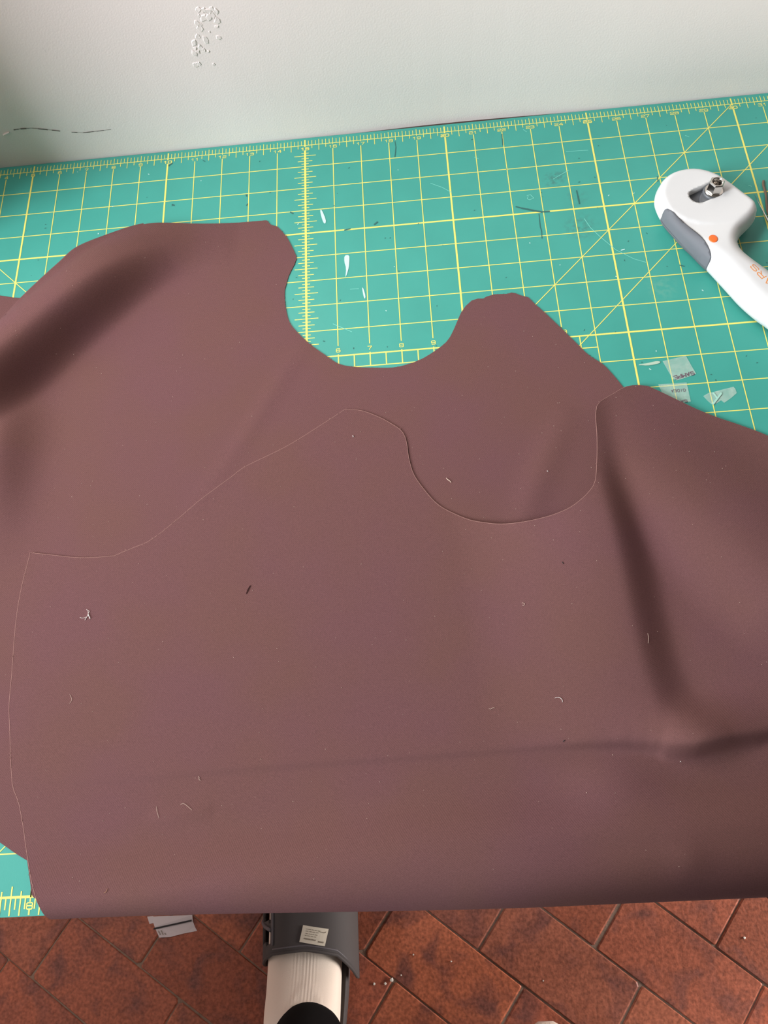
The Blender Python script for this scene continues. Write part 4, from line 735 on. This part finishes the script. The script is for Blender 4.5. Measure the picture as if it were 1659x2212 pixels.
leg([(z, cx+RX, cy+RY, rx, ry) for z, cx, cy, rx, ry in low]+[(-.40, .125, -1.06, .054, .060), (-.25, .118, -1.01, .064, .070), (-.05, .090, -.94, .078, .085), (.06, .075, -.90, .088, .098)])
def body_loft(name, secs, mt):
    m = MB(); m.loft([[(cx+rx*math.cos(2*math.pi*k/48), cy+ry*math.sin(2*math.pi*k/48), z) for k in range(48)] for z, cx, cy, rx, ry in secs], True, True); m.build(name, mt, person, True)
body_loft('trouser_waist', [(-.02, -.05, -.855, .17, .145), (.04, -.05, -.85, .205, .152), (.12, -.05, -.845, .215, .153), (.16, -.05, -.84, .205, .152)], black_k)
body_loft('shirt', [(.08, -.05, -.848, .21, .154), (.12, -.05, -.845, .22, .156), (.20, -.05, -.835, .225, .158), (.32, -.05, -.815, .225, .158), (.46, -.05, -.80, .235, .158), (.58, -.04, -.80, .235, .135), (.66, -.03, -.81, .20, .11), (.70, -.03, -.82, .12, .08)], shirt_m)
m = MB(); m.prism([(-.189+RX+(a_)*1.0, RY-.705+.163*t_) for a_, t_ in [(.052*math.copysign(abs(math.cos(u))**.55, math.cos(u)), math.sin(u)) for u in np.linspace(0, 2*math.pi, 49)[:-1]]], FLOOR+.0004, FLOOR+.027, .004); m.build('slide_sandal', sandal_m, person)
# sandal
sp = []
for t in np.linspace(0, 2*math.pi, 61)[:-1]:
    y = -.705+.170*math.sin(t); hw = .053+.004*math.sin(t); sp.append((-.189+hw*math.copysign(abs(math.cos(t))**.55, math.cos(t)), y))
m = MB(); m.loft([[(-.189+(a+.189)*.96, b, FLOOR+.0004) for a, b in sp], [(a, b, FLOOR+.006) for a, b in sp], [(a, b, FLOOR+.027) for a, b in sp], [(-.189+(a+.189)*.95, b, FLOOR+.031) for a, b in sp], [(-.189+(a+.189)*.85, b, FLOOR+.0262) for a, b in sp]], True, True)
sandal = tag(m.build('slide_sandal', sandal_m, person, False), 'charcoal slide sandal')
def arch(ph):                      # 0 left side of the sole, 1 right side
    a = math.pi*(1-ph); ca, sa = math.cos(a), math.sin(a)
    x = -.1865+.0615*math.copysign(abs(ca)**.72, ca)+.000*sa; z = -.678+.071*abs(sa)**.62; return x, z
yr = lambda ph: np.interp(ph, [0, .12, .3, .5, .7, .88, 1], [-.735, -.728, -.716, -.712, -.720, -.740, -.754])
PH = np.linspace(0, 1, 61); NY = 26; vt = []; fc = []
def hole(ph, y): return (.10 < ph < .29 and (-.705 < y < -.684)) or (.10 < ph < .29 and (-.678 < y < -.655))
for i, ph in enumerate(PH):
    x, z = arch(ph)
    for k in range(NY): vt.append((x, yr(ph)+(-.60-yr(ph))*k/(NY-1), z))
for i in range(60):
    for k in range(NY-1):
        ph = (PH[i]+PH[i+1])/2; y = yr(ph)+(-.60-yr(ph))*(k+.5)/(NY-1)
        if hole(ph, y): continue
        fc.append((i*NY+k, i*NY+k+1, (i+1)*NY+k+1, (i+1)*NY+k))
st = mesh('strap', vt, fc, sandal_m, sandal, True); sm = st.modifiers.new('thick', 'SOLIDIFY'); sm.thickness = .0035; sm.offset = 0
m = MB(); m.tube([(arch(p)[0]*1.0, yr(p)+.0008, arch(p)[1]+.0008) for p in PH], .0020, 8); m.build('piping', sandal_m, sandal, True)
m = MB(); m.tube([(arch(p)[0], yr(p)+.0062, arch(p)[1]+.0016) for p in np.linspace(.3, .98, 40)], .0010, 6)
m.tube([(arch(.305)[0], y, arch(.305)[1]+.0022) for y in np.linspace(-.705, -.62, 10)], .0022, 6)
m.tube([(arch(p)[0]-.001, -.680-.04*(p-.1), arch(p)[1]+.0020) for p in np.linspace(.04, .30, 10)], .0026, 6); m.build('stitched_ribs', rib_m, sandal, True)
def strap_z(x):
    c = max(-1, min(1, (x+.1865)/.0615)); ca = abs(c)**(1/.72); return -.678+.071*max(0, 1-ca*ca)**.31+.0026
L4 = [np.array(q) for q in [(-.1865, -.6824), (-.1538, -.6884), (-.159, -.7078), (-.1914, -.7014)]]
def lab(s, t, dz=0.0): q = (1-t)*((1-s)*L4[0]+s*L4[1])+t*((1-s)*L4[3]+s*L4[2]); return (q[0], q[1], strap_z(q[0])+.0004+dz)
vt = [lab(i/8, k/6) for k in range(7) for i in range(9)]; fc = [(k*9+i, k*9+i+1, k*9+i+10, k*9+i+9)[::-1] for k in range(6) for i in range(8)]
o = tag(mesh('care_label', vt, fc, label_m, sandal), 'cream rectangular care label'); sm = o.modifiers.new('thick', 'SOLIDIFY'); sm.thickness = .0006; sm.offset = -1
m = MB()
def bar(s0, s1, t0, t1): m.add([lab(s0, t0, .0002), lab(s1, t0, .0002), lab(s1, t1, .0002), lab(s0, t1, .0002)], [(3, 2, 1, 0)])
for t_ in (.17, .29, .43, .55):
    s_ = .16
    while s_ < .62: l_ = random.uniform(.04, .12); bar(s_, s_+l_, t_, t_+.035); s_ += l_+.03
s_ = .14
while s_ < .62: l_ = random.uniform(.03, .06); bar(s_, s_+l_, .71, .79); s_ += l_+.012
s_ = .71
while s_ < .9: l_ = random.uniform(.03, .05); bar(s_, s_+l_, .76, .85); s_ += l_+.014
pts = [(.93, .16), (.92, .25), (.86, .28), (.62, .22), (.84, .225), (.89, .20)]
m.add([lab(a, b, .0003) for a, b in pts], [(0, 1, 2, 5), (2, 3, 4, 5)]); m.build('label_print', ink, sandal)

# ------------------------------------------------------------------ small things on the floor
m = MB(); n_ = len(PAPER)
m.loft([[(a, b, FLOOR+.0012+.0015*math.sin(i*.9)) for i, (a, b) in enumerate(PAPER)], [(a, b, FLOOR+.0016+.0015*math.sin(i*.9)) for i, (a, b) in enumerate(PAPER)]], True, True)
m.loft([[(a, b, FLOOR+.0008) for a, b in PAPER2], [(a, b, FLOOR+.0011) for a, b in PAPER2]], True, True)
pp = tag(m.build('paper_tag', paper_m), 'white paper tag with a black stripe lying on the terracotta floor', 'paper tag')
a, b = np.array(PAPER_L[0]), np.array(PAPER_L[1]); d = (b-a)/np.linalg.norm(b-a); nn = np.array([-d[1], d[0]])*.0011; zz = FLOOR+.0034
m = MB(); m.add([(*(a-nn), zz), (*(b-nn), zz), (*(b+nn), zz), (*(a+nn), zz)], [(0, 1, 2, 3)]); m.build('black_stripe', black_ink, pp)
m = MB()
for q0, q1 in zip(PAPER_T[0::2], PAPER_T[1::2]):
    a, b = np.array(q0), np.array(q1)
    for k in range(5):
        p = a+(b-a)*(k+.1)/5; q = a+(b-a)*(k+.7)/5; w_ = np.array([.0009, .0002]); m.add([(*(p-w_), zz), (*(q-w_), zz), (*(q+w_), zz), (*(p+w_), zz)], [(3, 2, 1, 0)])
m.build('small_print', ink, pp)
CL = ['white crumb nearest the sandal on the floor', 'middle white crumb of the three beside the sandal', 'largest white crumb at a tile joint right of the sandal', 'small white crumb just above the largest crumb', 'white crumb alone on the tile near the cloth hem', 'tiny white crumb at mid floor between two joints', 'tiny white crumb above the sock toe at the bottom edge', 'white crumb on the tile at the far right']
for (x, y), lab_, r in zip(CRUMBS, CL, (.0017, .0016, .0026, .001, .0011, .0011, .001, .0016)):
    m = MB(); rg = []
    for z, s in ((0, .8), (.5, 1.1), (1.0, .7)): rg.append([(x+r*s*random.uniform(.7, 1.2)*math.cos(k*1.047), y+r*s*random.uniform(.7, 1.2)*math.sin(k*1.047), FLOOR+.0006+z*r*1.2) for k in range(6)])
    m.loft(rg, True, True); tag(m.build('plaster_crumb', crumb_m), lab_, 'crumb', 'white crumbs on the floor')
